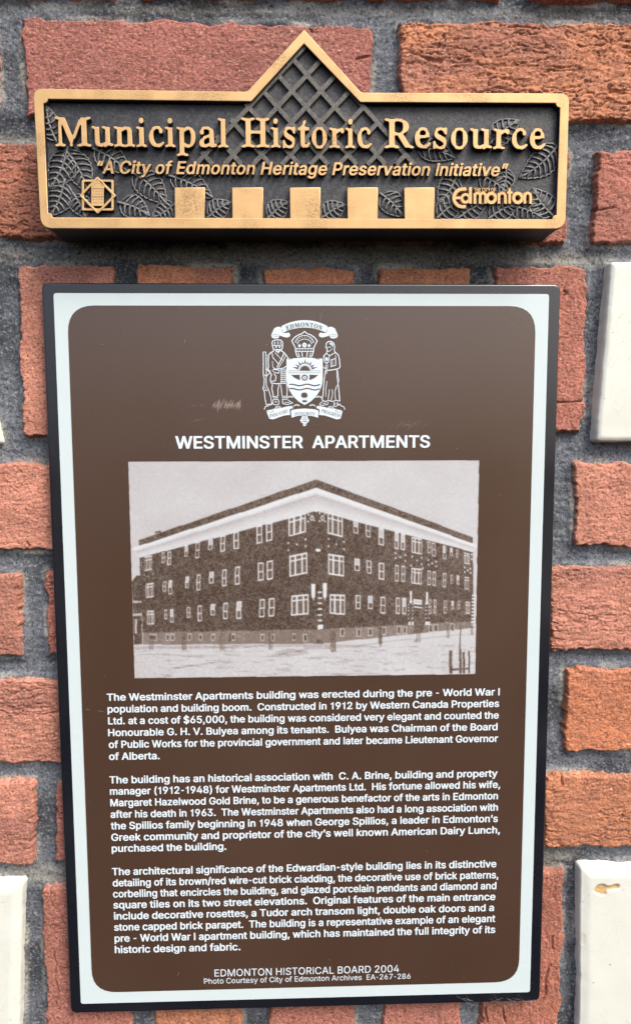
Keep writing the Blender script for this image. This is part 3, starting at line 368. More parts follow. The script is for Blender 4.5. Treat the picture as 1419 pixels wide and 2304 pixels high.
def mat_glaze():
    m, nt, b = new_mat('cream_glaze')
    v = coords(nt)
    w = node(nt, 'ShaderNodeTexVoronoi', feature='DISTANCE_TO_EDGE')
    w.inputs['Scale'].default_value = 85
    nz = node(nt, 'ShaderNodeTexNoise')
    nz.inputs['Scale'].default_value = 40
    nt.links.new(v, nz.inputs['Vector'])
    mx = mix(nt, 0.035, v, nz.outputs['Color'])
    nt.links.new(mx, w.inputs['Vector'])
    crack = ramp(nt, w.outputs['Distance'], [(0.0, grey(1)), (0.011, grey(0))])
    part = ramp(nt, noise(nt, v, 24, 2), [(0.38, grey(0)), (0.6, grey(0.75))])
    f = mix(nt, 1.0, crack, part, 'MULTIPLY')
    base = mix(nt, ramp(nt, noise(nt, v, 30, 3), [(0.35, grey(0)), (0.75, grey(0.6))]), (0.63, 0.65, 0.59), (0.57, 0.59, 0.525))
    c = mix(nt, f, base, (0.42, 0.40, 0.33))
    c = mix(nt, ramp(nt, noise(nt, v, 260, 2), [(0.745, grey(0)), (0.76, grey(0.9))]), c, (0.20, 0.15, 0.09))
    chip = attr(nt, 'tint')
    c = mix(nt, chip, c, (0.50, 0.33, 0.15))
    nt.links.new(c, b.inputs['Base Color'])
    nt.links.new(ramp(nt, chip, [(0.0, grey(0.24)), (1.0, grey(0.9))]), b.inputs['Roughness'])
    bump(nt, b, noise(nt, v, 60, 3), 0.12, 0.002)
    return m


def mat_gold():
    m, nt, b = new_mat('polished_bronze')
    v = coords(nt)
    st = noise(nt, v, 1300, 2, 0.6)
    lo = noise(nt, v, 38, 2)
    msk = mix(nt, 1.0, ramp(nt, st, [(0.46, grey(0)), (0.56, grey(1))]), ramp(nt, lo, [(0.48, grey(0)), (0.66, grey(0.7))]), 'MULTIPLY')
    base = mix(nt, noise(nt, v, 90, 4), (0.49, 0.30, 0.125), (0.65, 0.425, 0.20))
    c = mix(nt, msk, base, (0.20, 0.12, 0.055))
    nt.links.new(c, b.inputs['Base Color'])
    b.inputs['Metallic'].default_value = 0.35
    b.inputs['Roughness'].default_value = 0.5
    bump(nt, b, noise(nt, v, 700, 3), 0.25, 0.0003)
    return m


def mat_patina(name='dark_patina', base=(0.019, 0.020, 0.024), high=(0.070, 0.074, 0.084)):
    m, nt, b = new_mat(name)
    v = coords(nt)
    c = mix(nt, ramp(nt, noise(nt, v, 380, 4, 0.7), [(0.45, grey(0)), (0.72, grey(0.9))]), base, high)
    c = mix(nt, ramp(nt, noise(nt, v, 55, 3), [(0.5, grey(0)), (0.8, grey(0.35))]), c, (0.11, 0.105, 0.09))
    nt.links.new(c, b.inputs['Base Color'])
    b.inputs['Metallic'].default_value = 0.15
    b.inputs['Roughness'].default_value = 0.5
    bump(nt, b, noise(nt, v, 800, 3, 0.7), 0.6, 0.0005)
    return m


def mat_plain(name, c, rough=0.4, spec=0.5, metal=0.0, var=0.06, vscale=40.0, bump_s=0.0):
    m, nt, b = new_mat(name)
    v = coords(nt)
    d = tuple(x * (1 - 2.2 * var) for x in c)
    e = tuple(min(1, x * (1 + 1.5 * var)) for x in c)
    nt.links.new(mix(nt, noise(nt, v, vscale, 5, 0.65), d, e), b.inputs['Base Color'])
    b.inputs['Roughness'].default_value = rough
    b.inputs['Specular IOR Level'].default_value = spec
    b.inputs['Metallic'].default_value = metal
    if bump_s:
        bump(nt, b, noise(nt, v, 900, 2), bump_s, 0.0002)
    return m


def mat_print():
    """Coarse screened print: brown ink over pale enamel by the printed tone of the picture."""
    m, nt, b = new_mat('screened_print')
    nt.links.new(ramp(nt, attr(nt, 'tint'), [(0.0, (0.050, 0.030, 0.021)), (0.35, (0.185, 0.148, 0.125)), (0.7, (0.41, 0.405, 0.42)), (1.0, (0.57, 0.60, 0.625))]), b.inputs['Base Color'])
    b.inputs['Roughness'].default_value = 0.40
    b.inputs['Specular IOR Level'].default_value = 0.4
    return m


def smudged(m, lo, hi):
    nt = m.node_tree
    v = coords(nt)
    f = noise(nt, v, 11, 2, 0.5)
    nt.links.new(ramp(nt, f, [(0.3, grey(lo)), (0.72, grey(hi))]), nt.nodes['Principled BSDF'].inputs['Roughness'])
    return m


MAT = {
    'brick': mat_brick(), 'mortar': mat_mortar(), 'glaze': mat_glaze(), 'gold': mat_gold(),
    'patina': mat_patina(), 'ridge': mat_patina('rubbed_patina', (0.12, 0.123, 0.13), (0.27, 0.26, 0.235)),
    'lattice': mat_patina('worn_patina', (0.060, 0.058, 0.054), (0.17, 0.155, 0.13)),
    'black': mat_plain('black_coating', (0.009, 0.010, 0.015), 0.24, 0.75, var=0.2, vscale=300),
    'pale': mat_plain('pale_enamel', (0.53, 0.615, 0.63), 0.36, 0.5, var=0.02),
    'brown': mat_plain('brown_enamel', (0.060, 0.033, 0.0215), 0.27, 0.8, var=0.09, vscale=900),
    'ink': mat_plain('white_lettering', (0.60, 0.69, 0.75), 0.4, 0.5, var=0.02),
    'scratch': mat_plain('scratched_enamel', (0.26, 0.205, 0.175), 0.6, 0.3, var=0.2, vscale=2500),
    'web': mat_plain('spider_silk', (0.34, 0.34, 0.35), 0.6, 0.3),
    'print': mat_print(),
}

nt_ = MAT['brown'].node_tree
lk = nt_.nodes['Principled BSDF'].inputs['Base Color'].links[0].from_socket
fade = ramp(nt_, noise(nt_, coords(nt_, (1.6, 1, 0.7)), 7, 1, 0.4), [(0.3, grey(0)), (0.8, grey(0.4))])
nt_.links.new(mix(nt_, fade, lk, (0.080, 0.047, 0.033)), nt_.nodes['Principled BSDF'].inputs['Base Color'])
smudged(MAT['brown'], 0.23, 0.33)
smudged(MAT['black'], 0.17, 0.42)
smudged(MAT['pale'], 0.25, 0.42)

# ------------------------------------------------------------------ objects
def link(name, me, mats, parent=None):
    o = bpy.data.objects.new(name, me)
    col.objects.link(o)
    for m in mats if isinstance(mats, (list, tuple)) else [mats]:
        me.materials.append(m)
    if parent:
        o.parent = parent
        o.matrix_parent_inverse = parent.matrix_world.inverted()
    return o


def thing(name, label, cat, loc):
    o = bpy.data.objects.new(name, None)
    o.empty_display_size = 0.05
    col.objects.link(o)
    o.location = loc
    bpy.context.view_layer.update()
    o['label'] = label
    o['category'] = cat
    return o


def curve_mesh(loops, extrude=0.0, bevel=0.0, res=1, closed=True, fill='BOTH'):
    cu = bpy.data.curves.new('outline', 'CURVE')
    cu.dimensions = '2D'
    cu.fill_mode = fill
    cu.extrude = extrude
    cu.bevel_depth = bevel
    cu.bevel_resolution = res
    if bevel:
        cu.offset = -bevel
    for l in loops:
        s = cu.splines.new('POLY')
        s.points.add(len(l) - 1)
        s.points.foreach_set('co', [c for p in l for c in (p[0], p[1], 0, 1)])
        s.use_cyclic_u = closed
    o = bpy.data.objects.new('outline', cu)
    me = bpy.data.meshes.new_from_object(o)
    bpy.data.objects.remove(o)
    bpy.data.curves.remove(cu)
    return me


def to_wall(me, y):
    """curve plane -> vertical plane facing the viewer at depth y (curve +Z becomes -Y)."""
    n = len(me.vertices)
    a = np.empty(n * 3)
    me.vertices.foreach_get('co', a)
    a = a.reshape(-1, 3)
    b = np.stack([a[:, 0], y - a[:, 2], a[:, 1]], 1)
    me.vertices.foreach_set('co', b.ravel())
    me.update()
    return me


def slab(name, loops, y_front, depth, mat, parent, bevel=0.0, res=2, smooth=False):
    """A cut-out plate: outline loops (x, z) with its front at y_front."""
    me = curve_mesh(loops, max(depth / 2 - bevel, 0), bevel, res)
    to_wall(me, y_front + depth / 2)
    if smooth:
        me.polygons.foreach_set('use_smooth', [True] * len(me.polygons))
    if mat is MAT['gold']:               # only the outer faces are polished; the walls of the casting keep their patina
        for p in me.polygons:
            p.material_index = 0 if p.normal.y < -0.35 else 1
        return link(name, me, [mat, MAT['patina']], parent)
    return link(name, me, mat, parent)


def sheet(name, loops, y, mat, parent):
    sets = [[l for l in loops if getattr(l, 'odd', 0) == k] for k in (0, 1)]
    if not sets[1]:
        return link(name, to_wall(curve_mesh(loops), y), mat, parent)
    bm = bmesh.new()                     # neighbouring letters may touch: every second one lies a hair higher
    for k, part in enumerate(sets):
        bm.from_mesh(to_wall(curve_mesh(part), y - 0.000002 * k))
    me = bpy.data.meshes.new(name)
    bm.to_mesh(me)
    bm.free()
    return link(name, me, mat, parent)


class Build:
    """Collects flat shapes and tubes for ONE mesh object."""
    def __init__(self):
        self.v, self.f, self.mi = [], [], []

    def poly(self, pts, y, mi=0):
        k = len(self.v)
        self.v += [(p[0], y, p[1]) for p in pts]
        for t in tessellate_polygon([[Vector((p[0], p[1], 0)) for p in pts]]):
            a, b, c = [pts[i] for i in t]
            s = (b[0] - a[0]) * (c[1] - a[1]) - (b[1] - a[1]) * (c[0] - a[0])
            t = t if s > 0 else t[::-1]
            self.f.append(tuple(k + i for i in t))
            self.mi.append(mi)

    def ribbon(self, pts, w, y, mi=0, closed=False, taper=False):
        n = len(pts)
        if n < 2:
            return
        P = [Vector(p) for p in pts]
        k = len(self.v)
        for i in range(n):
            a = P[i - 1] if (i > 0 or closed) else P[i]
            b = P[(i + 1) % n] if (i < n - 1 or closed) else P[i]
            d1 = (P[i] - a).normalized() if (P[i] - a).length > 1e-12 else (b - P[i]).normalized()
            d2 = (b - P[i]).normalized() if (b - P[i]).length > 1e-12 else d1
            t = d1 + d2
            t = t.normalized() if t.length > 1e-6 else d1
            nn = Vector((-t.y, t.x))
            sc = 1.0 / max(0.45, abs(nn.dot(Vector((-d1.y, d1.x)))))
            ww = w * (math.sin(math.pi * (i + 0.25) / (n - 0.5)) if taper else 1.0)
            q = nn * (ww / 2 * sc)
            self.v.append((P[i].x + q.x, y, P[i].y + q.y))
            self.v.append((P[i].x - q.x, y, P[i].y - q.y))
        for i in range(n if closed else n - 1):
            a, b = k + 2 * i, k + 2 * ((i + 1) % n)
            self.f.append((a + 1, b + 1, b, a))
            self.mi.append(mi)

    def tube(self, pts, r0, r1=None, seg=6, mi=0):
        """pts are 3-D; radius runs from r0 to r1."""
        r1 = r0 if r1 is None else r1
        P = [Vector(p) for p in pts]
        n = len(P)
        k = len(self.v)
        for i in range(n):
            d = (P[min(i + 1, n - 1)] - P[max(i - 1, 0)]).normalized()
            u = d.cross(Vector((0.12, 1, 0.05))).normalized()
            w = d.cross(u)
            r = r0 + (r1 - r0) * i / (n - 1)
            for j in range(seg):
                a = 2 * math.pi * j / seg
                self.v.append(tuple(P[i] + u * (r * math.cos(a)) + w * (r * math.sin(a))))
        for i in range(n - 1):
            for j in range(seg):
                a, b = k + i * seg + j, k + i * seg + (j + 1) % seg
                self.f.append((a, b, b + seg, a + seg))
                self.mi.append(mi)
        self.f.append(tuple(k + j for j in range(seg))[::-1])
        self.f.append(tuple(k + (n - 1) * seg + j for j in range(seg)))
        self.mi += [mi, mi]

    def done(self, name, mats, parent=None, smooth=False):
        me = bpy.data.meshes.new(name)
        me.from_pydata(self.v, [], self.f)
        me.polygons.foreach_set('material_index', self.mi)
        if smooth:
            me.polygons.foreach_set('use_smooth', [True] * len(me.polygons))
        me.update()
        return link(name, me, mats, parent)


# ------------------------------------------------------------------ lettering
GLYPH = {}
for fname, chars in FONTS.items():
    for code, outl in chars.items():
        if code == 45:                   # shorter hyphen
            outl = [[int(outl[0][0] * 0.72)]] + [[int(c * 0.72) if i % 2 == 0 else c for i, c in enumerate(l)] for l in outl[1:]]
        GLYPH[fname, chr(code)] = (outl[0][0] / 1000.0, [[(l[i] / 1000.0, l[i + 1] / 1000.0) for i in range(0, len(l), 2)] for l in outl[1:]])


class Outline(list):
    odd = 0


def text_loops(font, s, x0, x1, z, cap, slant=0.0):
    """Outlines of one line: ink from x0 to x1, baseline z, capital height cap."""
    pen, out = 0.0, []
    for n, ch in enumerate(s):
        adv, loops = GLYPH[font, ch]
        for l in loops:
            o = Outline((pen + x + slant * y, y) for x, y in l)
            o.odd = n % 2
            out.append(o)
        pen += adv
    lo = min(p[0] for l in out for p in l)
    hi = max(p[0] for l in out for p in l)
    k = (x1 - x0) / (hi - lo)
    for l in out:
        l[:] = [(x0 + (x - lo) * k, z + y * cap) for x, y in l]
    return out


def line_px(font, s, xl, yl, xr, yr, cap_px, depth=0.0, slant=0.0):
    a, b = at(xl, yl, depth), at(xr, yr, depth)
    c = at(xl, yl - cap_px, depth)
    return text_loops(font, s, a[0], b[0], (a[1] + b[1]) / 2, c[1] - a[1], slant)


# ------------------------------------------------------------------ value noise for real relief
def _hash(ix, iy, seed):
    h = (ix.astype(np.int64) * 374761393 + iy.astype(np.int64) * 668265263 + seed * 974634777) & 0xFFFFFFFF
    h = ((h ^ (h >> 13)) * 1274126177) & 0xFFFFFFFF
    h = h ^ (h >> 16)
    return (h & 0xFFFF) / 32767.5 - 1.0


def vnoise(x, y, seed=0):
    ix, iy = np.floor(x), np.floor(y)
    fx, fy = x - ix, y - iy
    ux, uy = fx * fx * (3 - 2 * fx), fy * fy * (3 - 2 * fy)
    a, b = _hash(ix, iy, seed), _hash(ix + 1, iy, seed)
    c, d = _hash(ix, iy + 1, seed), _hash(ix + 1, iy + 1, seed)
    return (a * (1 - ux) + b * ux) * (1 - uy) + (c * (1 - ux) + d * ux) * uy


def fbm(x, y, seed=0, octv=3, gain=0.5):
    t, amp, s = 0.0, 1.0, 0.0
    for k in range(octv):
        t = t + amp * vnoise(x * 2 ** k + 17.3 * k, y * 2 ** k - 9.1 * k, seed + k)
        s += amp
        amp *= gain
    return t / s


def smooth(a, b, x):
    t = np.clip((x - a) / (b - a), 0, 1)
    return t * t * (3 - 2 * t)


def grid_mesh(name, X, Y, Z, tint):
    ny, nx = X.shape
    me = bpy.data.meshes.new(name)
    co = np.stack([X, Y, Z], -1).reshape(-1, 3)
    i = np.arange(ny * nx).reshape(ny, nx)
    q = np.stack([i[:-1, :-1], i[:-1, 1:], i[1:, 1:], i[1:, :-1]], -1).reshape(-1, 4)
    return co, q, tint.reshape(-1, 3)


def join_mesh(name, pieces):
    off, co, qs, ti = 0, [], [], []
    for c, q, t in pieces:
        co.append(c)
        qs.append(q + off)
        ti.append(t)
        off += len(c)
    co, qs, ti = np.concatenate(co), np.concatenate(qs), np.concatenate(ti)
    me = bpy.data.meshes.new(name)
    me.vertices.add(len(co))
    me.vertices.foreach_set('co', co.ravel())
    me.loops.add(qs.size)
    me.loops.foreach_set('vertex_index', qs.ravel().astype(np.int32))
    me.polygons.add(len(qs))
    me.polygons.foreach_set('loop_start', np.arange(0, qs.size, 4, dtype=np.int32))
    me.polygons.foreach_set('loop_total', np.full(len(qs), 4, dtype=np.int32))
    me.update()
    a = me.attributes.new('tint', 'FLOAT_COLOR', 'POINT')
    a.data.foreach_set('color', np.concatenate([ti, np.ones((len(ti), 1))], 1).ravel())
    me.polygons.foreach_set('use_smooth', [True] * len(qs))
    me.update()
    me.validate()
    return me


# ------------------------------------------------------------------ the brick wall
WALL = 0.010          # depth of the brick faces
wall = thing('brick_wall', 'weathered red brick wall with grey mortar and cream glazed tiles, behind both plaques', 'wall',
             (0, WALL + 0.05, at(700, 2304, WALL)[1] - 0.05))

RED, ORANGE, SALMON, PURPLE = (0.46, 0.175, 0.135), (0.50, 0.205, 0.108), (0.56, 0.245, 0.175), (0.40, 0.150, 0.130)
# corners in photo measure: top-left, top-right, bottom-right, bottom-left; tint; wire-cut crease strength; fine?
BRICKS = [
    ((-560, -215), (260, -205), (262, -8), (-560, -22), RED, 0.3), ((312, -200), (1130, -195), (1128, 0), (314, -8), ORANGE, 0.6),
    ((1185, -195), (1990, -190), (1990, 6), (1183, 0), RED, 0.4),
    ((-770, 20), (-14, 30), (0, 262), (-750, 258), RED, 0.4),
    ((40, 30), (846, 52), (838, 274), (54, 264), PURPLE, 0.12), ((892, 40), (1700, 48), (1690, 276), (896, 276), ORANGE, 1.0),
    ((-240, 318), (455, 325), (455, 540), (-225, 540), (0.40, 0.155, 0.10), 0.95), ((510, 328), (1286, 332), (1277, 550), (510, 545), RED, 0.5),
    ((1340, 334), (2100, 330), (2090, 556), (1329, 552), RED, 0.45),
    ((30, 588), (261, 592), (262, 985), (51, 985), SALMON, 0.12), ((303, 591), (529, 596), (528, 985), (306, 985), ORANGE, 0.3),
    ((585, 600), (803, 600), (800, 985), (588, 985), ORANGE, 0.2), ((849, 596), (1060, 597), (1056, 985), (850, 985), ORANGE, 0.25),
    ((1108, 594), (1327, 592), (1315, 979), (1104, 980), RED, 0.3),
    ((-640, 1040), (-330, 1040), (-320, 1240), (-620, 1240), RED, 0.3),
    ((-275, 1038), (400, 1040), (402, 1243), (-260, 1243), SALMON, 0.35), ((455, 1040), (1185, 1040), (1182, 1240), (456, 1240), RED, 0.3),
    ((1288, 1038), (1960, 1040), (1945, 1234), (1290, 1234), SALMON, 0.3),
    ((-640, 1286), (47, 1290), (53, 1484), (-610, 1484), SALMON, 0.25), ((95, 1284), (700, 1280), (702, 1478), (103, 1480), RED, 0.7),
    ((755, 1276), (1180, 1274), (1178, 1472), (757, 1474), RED, 0.3), ((1234, 1273), (1900, 1270), (1886, 1467), (1230, 1469), SALMON, 0.65),
    ((-260, 1528), (420, 1524), (424, 1720), (-240, 1724), SALMON, 0.7), ((475, 1522), (1200, 1512), (1196, 1704), (478, 1714), RED, 0.3),
    ((1270, 1502), (1920, 1500), (1902, 1690), (1267, 1696), (0.52, 0.19, 0.09), 0.2),
    ((-600, 1764), (78, 1757), (79, 1950), (-580, 1956), SALMON, 0.25), ((116, 1756), (750, 1748), (752, 1932), (121, 1940), RED, 0.3),
    ((800, 1746), (1180, 1742), (1178, 1916), (802, 1926), RED, 0.3), ((1222, 1742), (1880, 1730), (1862, 1902), (1218, 1912), ORANGE, 0.75),
    ((90, 1994), (304, 1990), (300, 2420), (104, 2420), RED, 0.7), ((344, 1990), (548, 1988), (546, 2420), (345, 2420), ORANGE, 0.3),
    ((603, 1985), (800, 1984), (800, 2420), (604, 2420), RED, 0.3), ((860, 1982), (1040, 1976), (1040, 2420), (858, 2420), RED, 0.35),
    ((1080, 1966), (1274, 1958), (1258, 2420), (1078, 2420), (0.40, 0.145, 0.10), 0.45),
    ((-560, 2470), (260, 2468), (262, 2650), (-550, 2650), RED, 0.4), ((305, 2468), (1080, 2466), (1076, 2650), (307, 2650), RED, 0.4),
    ((1125, 2466), (1880, 2464), (1870, 2650), (1123, 2650), RED, 0.4),
]
TILES = [((1371, 585), (1700, 585), (1690, 998), (1337, 996)), ((-330, 584), (-100, 586), (1, 1001), (-320, 1001)),
         ((-330, 1984), (52, 1988), (42, 2440), (-330, 2440)), ((1303, 1952), (1700, 1950), (1680, 2440), (1300, 2440))]


def quad_world(q):
    return [np.array(at(p[0], p[1], WALL)) for p in q[:4]]


def quad_sdf(X, Z, q, r):
    """Signed distance (inside > 0) to a rounded four-sided outline."""
    d = None
    for i in range(4):
        a, b = q[i], q[(i + 1) % 4]
        e = b - a
        e = e / np.hypot(*e)
        s = (X - a[0]) * e[1] - (Z - a[1]) * e[0]      # inside is to the right of clockwise edges
        s = s - r
        d = [s] if d is None else d + [s]
    # round the corners
    h = np.minimum(d[0], d[2])
    v = np.minimum(d[1], d[3])
    return np.minimum(np.minimum(h, v), 0) * 0 + np.where((h < 0) & (v < 0), -np.hypot(h, v), np.minimum(h, v)) + r


def hidden(q):
    """wholly behind a plaque, so it needs no fine relief"""
    xs, ys = [p[0] for p in q[:4]], [p[1] for p in q[:4]]
    return min(xs) > 160 and max(xs) < 1205 and min(ys) > 690 and max(ys) < 2230


# fine breaks seen in single bricks (photo measure)
CRACKS = [((1236, 2172), (1229, 2190), (1226, 2215), (1227, 2235), (1221, 2250), (1214, 2262)), ((1252, 906), (1285, 905), (1318, 903)), ((1330, 474), (1352, 472), (1378, 467)),
          ((1241, 2108), (1242, 2135)), ((122, 2148), (127, 2172), (124, 2200), (132, 2230), (126, 2262)), ((1090, 2268), (1096, 2300)), ((1128, 2266), (1136, 2300)), ((838, 122), (800, 132)),
          ((60, 1236), (66, 1228), (62, 1222)), ((695, 62), (702, 72)), ((1268, 655), (1276, 660), (1270, 664)), ((1262, 1745), (1264, 1770))]


def crack_depth(X, Z):
    d = np.full(X.shape, 1.0)
    for line in CRACKS:
        P = [np.array(at(*p, WALL)) for p in line]
        for a, b in zip(P[:-1], P[1:]):
            e = b - a
            t = np.clip(((X - a[0]) * e[0] + (Z - a[1]) * e[1]) / (e @ e), 0, 1)
            d = np.minimum(d, np.hypot(X - a[0] - t * e[0], Z - a[1] - t * e[1]))
    return smooth(0.0011, 0.0002, d + 0.0004 * vnoise(X * 400, Z * 400, 3))


pieces = []
quads = []
for bi, b in enumerate(BRICKS):
    q = quad_world(b)
    quads.append(q)
    tint, crease = np.array(b[4]), b[5]
    w = np.hypot(*(q[1] - q[0]))
    h = np.hypot(*(q[3] - q[0]))
    off = max(p[0] for p in b[:4]) < -10 or min(p[0] for p in b[:4]) > 1430 or max(p[1] for p in b[:4]) < 0 or min(p[1] for p in b[:4]) > 2310
    step = 0.004 if hidden(b) else (0.002 if off else 0.00062)
    nx, nz = int(w / step) + 2, int(h / step) + 2
    m = 0.004
    u = np.linspace(-m / w, 1 + m / w, nx)[None, :]
    v = np.linspace(1 + m / h, -m / h, nz)[:, None]
    X = (q[0][0] * (1 - u) + q[1][0] * u) * (1 - v) + (q[3][0] * (1 - u) + q[2][0] * u) * v
    Z = (q[0][1] * (1 - u) + q[1][1] * u) * (1 - v) + (q[3][1] * (1 - u) + q[2][1] * u) * v
    sd = quad_sdf(X, Z, q, random.uniform(0.002, 0.0055))
    s = 31 * bi + 5
    sd = sd + 0.0026 * fbm(X * 62, Z * 62, s, 3) + 0.0015 * fbm(X * 260, Z * 320, s + 3, 2)
    chip = smooth(0.55, 0.9, vnoise(X * 55, Z * 55, s + 8)) * smooth(0.010, 0.0, sd)
    soldier = h > w
    A, B_ = (Z, X) if soldier else (X, Z)
    # wire-cut drag creases running along the brick
    wx = A * 42 + 0.8 * fbm(A * 130, B_ * 130, s + 11, 2)
    wz = B_ * 360 + 1.5 * fbm(A * 85, B_ * 85, s + 13, 3)
    n1 = fbm(wx, wz, s + 17, 2)
    cr = smooth(0.13, 0.0, np.abs(n1)) * smooth(-0.35, 0.25, fbm(A * 28, B_ * 60, s + 19, 2) + (crease - 0.5) * 0.6)
    lump = fbm(A * 150, B_ * 420, s + 23, 3)
    grain = fbm(X * 640, Z * 640, s + 29, 2)
    face = (-0.0019 * crease * cr + (0.0003 + 0.0005 * crease) * lump + 0.00042 * grain
            + 0.0008 * fbm(X * 18, Z * 18, s + 31, 2) - 0.0016 * chip)
    if step < 0.001:
        face = face - 0.0022 * crack_depth(X, Z)
    prof = smooth(-0.0006, 0.0032, sd)
    Yd = WALL - face * prof + 0.0095 * (1 - prof) + random.uniform(-0.0008, 0.0008)
    tone = 1 + 0.28 * fbm(X * 25, Z * 45, s + 37, 3) + random.uniform(-0.14, 0.10)
    burn = smooth(0.0, 0.6, fbm(A * 13, B_ * 30, s + 41, 3)) * 0.62
    c = tint[None, None, :] * tone[..., None]
    c = c * (1 - burn[..., None]) + np.array([0.285, 0.125, 0.108]) * burn[..., None]
    lime = smooth(0.0028, 0.0002, sd) * smooth(-0.1, 0.5, fbm(X * 60, Z * 60, s + 43, 2)) * 0.7
    c = c * (1 - lime[..., None]) + np.array([0.50, 0.45, 0.38]) * lime[..., None]
    pieces.append(grid_mesh('p', X, Yd, Z, c))
brickwork = link('brickwork', join_mesh('brickwork', pieces), MAT['brick'], wall)

# glazed tiles: pillowed face, bevelled rim, crazing in the glaze, one chipped
tile_labels = ['cream crazed tile with a bevelled left edge', 'cream tile with only its corner in view',
               'cream tile with a rolled top and right edge', 'cream crazed tile with a tan chip in its glaze']
tq = []
for ti, b in enumerate(TILES):
    q = [np.array(at(p[0], p[1], WALL - 0.0045)) for p in b]
    tq.append(q)
    w = np.hypot(*(q[1] - q[0]))
    h = np.hypot(*(q[3] - q[0]))
    step = 0.0008
    nx, nz = int(w / step), int(h / step)
    m = 0.001
    u = np.linspace(-m / w, 1 + m / w, nx)[None, :]
    v = np.linspace(1 + m / h, -m / h, nz)[:, None]
    X = (q[0][0] * (1 - u) + q[1][0] * u) * (1 - v) + (q[3][0] * (1 - u) + q[2][0] * u) * v
    Z = (q[0][1] * (1 - u) + q[1][1] * u) * (1 - v) + (q[3][1] * (1 - u) + q[2][1] * u) * v
    sd = quad_sdf(X, Z, q, 0.003) + 0.0007 * fbm(X * 90, Z * 90, 900 + ti, 3)
    rim = smooth(0.0, 0.0045 if ti < 2 else 0.0095, sd)
    edge = smooth(-0.0006, 0.0012, sd)
    Yd = WALL - 0.0035 - 0.0016 * rim - 0.0003 * fbm(X * 40, Z * 40, 950 + ti, 2) + 0.014 * (1 - edge)
    chip = np.zeros_like(X)
    if ti == 3:
        for (cx, cy, rx, ry) in ((1353, 2004, 15, 12), (1372, 2000, 14, 5), (1384, 1997, 9, 5)):
            p = at(cx, cy, WALL - 0.006)
            k = 1 / 3050.0
            dd = np.hypot((X - p[0]) / (rx * k), (Z - p[1]) / (ry * k)) + 0.5 * fbm(X * 260, Z * 260, 12, 3)
            chip = np.maximum(chip, smooth(1.1, 0.9, dd))
        p = at(1312, 2118, WALL - 0.006)
        dd = np.hypot((X - p[0]) / 0.003, (Z - p[1]) / 0.005) + 0.4 * fbm(X * 300, Z * 300, 14, 2)
        chip = np.maximum(chip, 0.22 * smooth(1.0, 0.7, dd))
    Yd = Yd + chip * (0.0012 + 0.0004 * fbm(X * 700, Z * 700, 77, 2))
    o = link('glazed_tile', join_mesh('glazed_tile', [grid_mesh('t', X, Yd, Z, np.repeat(chip[..., None], 3, -1))]), MAT['glaze'], wall)
    o['label'] = tile_labels[ti]

# mortar: one raked, sandy bed behind everything, lime-stained along the bricks
x0, x1 = at(-420, 1100, WALL)[0], at(1800, 1100, WALL)[0]
z0, z1 = at(700, 2640, WALL)[1], at(700, -230, WALL)[1]
step = 0.00095
gx = np.linspace(x0, x1, int((x1 - x0) / step))
gz = np.linspace(z0, z1, int((z1 - z0) / step))
X, Z = np.meshgrid(gx, gz)
near = np.full(X.shape, -1.0)
for q in quads + tq:
    near = np.maximum(near, quad_sdf(X, Z, q, 0.003))
wob = fbm(X * 55, Z * 55, 501, 3)
rake = 0.0062 + 0.0016 * wob
rake = rake - 0.0020 * smooth(-0.0045, 0.0, near) * smooth(-0.4, 0.4, fbm(X * 35, Z * 35, 505, 2))
gr = 0.0005 * fbm(X * 70, Z * 300, 509, 2) + 0.0008 * fbm(X * 420, Z * 420, 511, 3) + 0.0003 * fbm(X * 950, Z * 950, 513, 1)
Yd = WALL + rake - gr
Yd = np.where(near > 0.004, WALL + 0.014, Yd)
base = np.array([0.145, 0.160, 0.185])
dark = np.array([0.055, 0.060, 0.070])
lime = np.array([0.44, 0.42, 0.37])
st = smooth(-0.10, 0.45, fbm(X * 16, Z * 24, 521, 3))
tn = base * (1 - st[..., None]) + dark * st[..., None]
li = smooth(-0.0042, -0.0005, near) * smooth(-0.15, 0.5, fbm(X * 40, Z * 40, 531, 3)) * 0.75
tn = tn * (1 - li[..., None]) + lime * li[..., None]
# two larger pale smears: below the bronze plaque and above the glazed tiles
for (cx, cy, rx, ry, a) in ((690, 572, 760, 26, 0.42), (60, 1972, 130, 24, 0.6), (1245, 1936, 60, 30, 0.45), (10, 310, 90, 16, 0.5), (640, 14, 900, 12, 0.3), (1300, 585, 140, 18, 0.45)):
    p = at(cx, cy, WALL)
    dd = np.hypot((X - p[0]) / (rx / 3050), (Z - p[1]) / (ry / 3050)) + 0.5 * fbm(X * 50, Z * 50, 541, 3)
    k = smooth(1.25, 0.4, dd) * a
    tn = tn * (1 - k[..., None]) + np.array([0.34, 0.33, 0.28]) * k[..., None]
mortar = link('mortar', join_mesh('mortar', [grid_mesh('m', X, Yd, Z, tn)]), MAT['mortar'], wall)

# ------------------------------------------------------------------ the bronze plaque
BF = -0.023           # depth of its polished faces
FL = BF + 0.0050      # depth of its dark ground


def bp(x, y, d=BF):
    return at(x, y, d)


def arc_corner(p, a, b, r, n=7):
    """Round corner p between directions to a and b."""
    p, a, b = Vector(p), Vector(a), Vector(b)
    u, w = (a - p).normalized(), (b - p).normalized()
    s, e = p + u * r, p + w * r
    return [tuple(s * (1 - t) ** 2 + p * 2 * t * (1 - t) + e * t ** 2) for t in [i / n for i in range(n + 1)]]


def rounded(pts, radii):
    out = []
    n = len(pts)
    for i in range(n):
        if radii[i]:
            out += arc_corner(pts[i], pts[i - 1], pts[(i + 1) % n], radii[i])
        else:
            out.append(tuple(pts[i]))
    return out


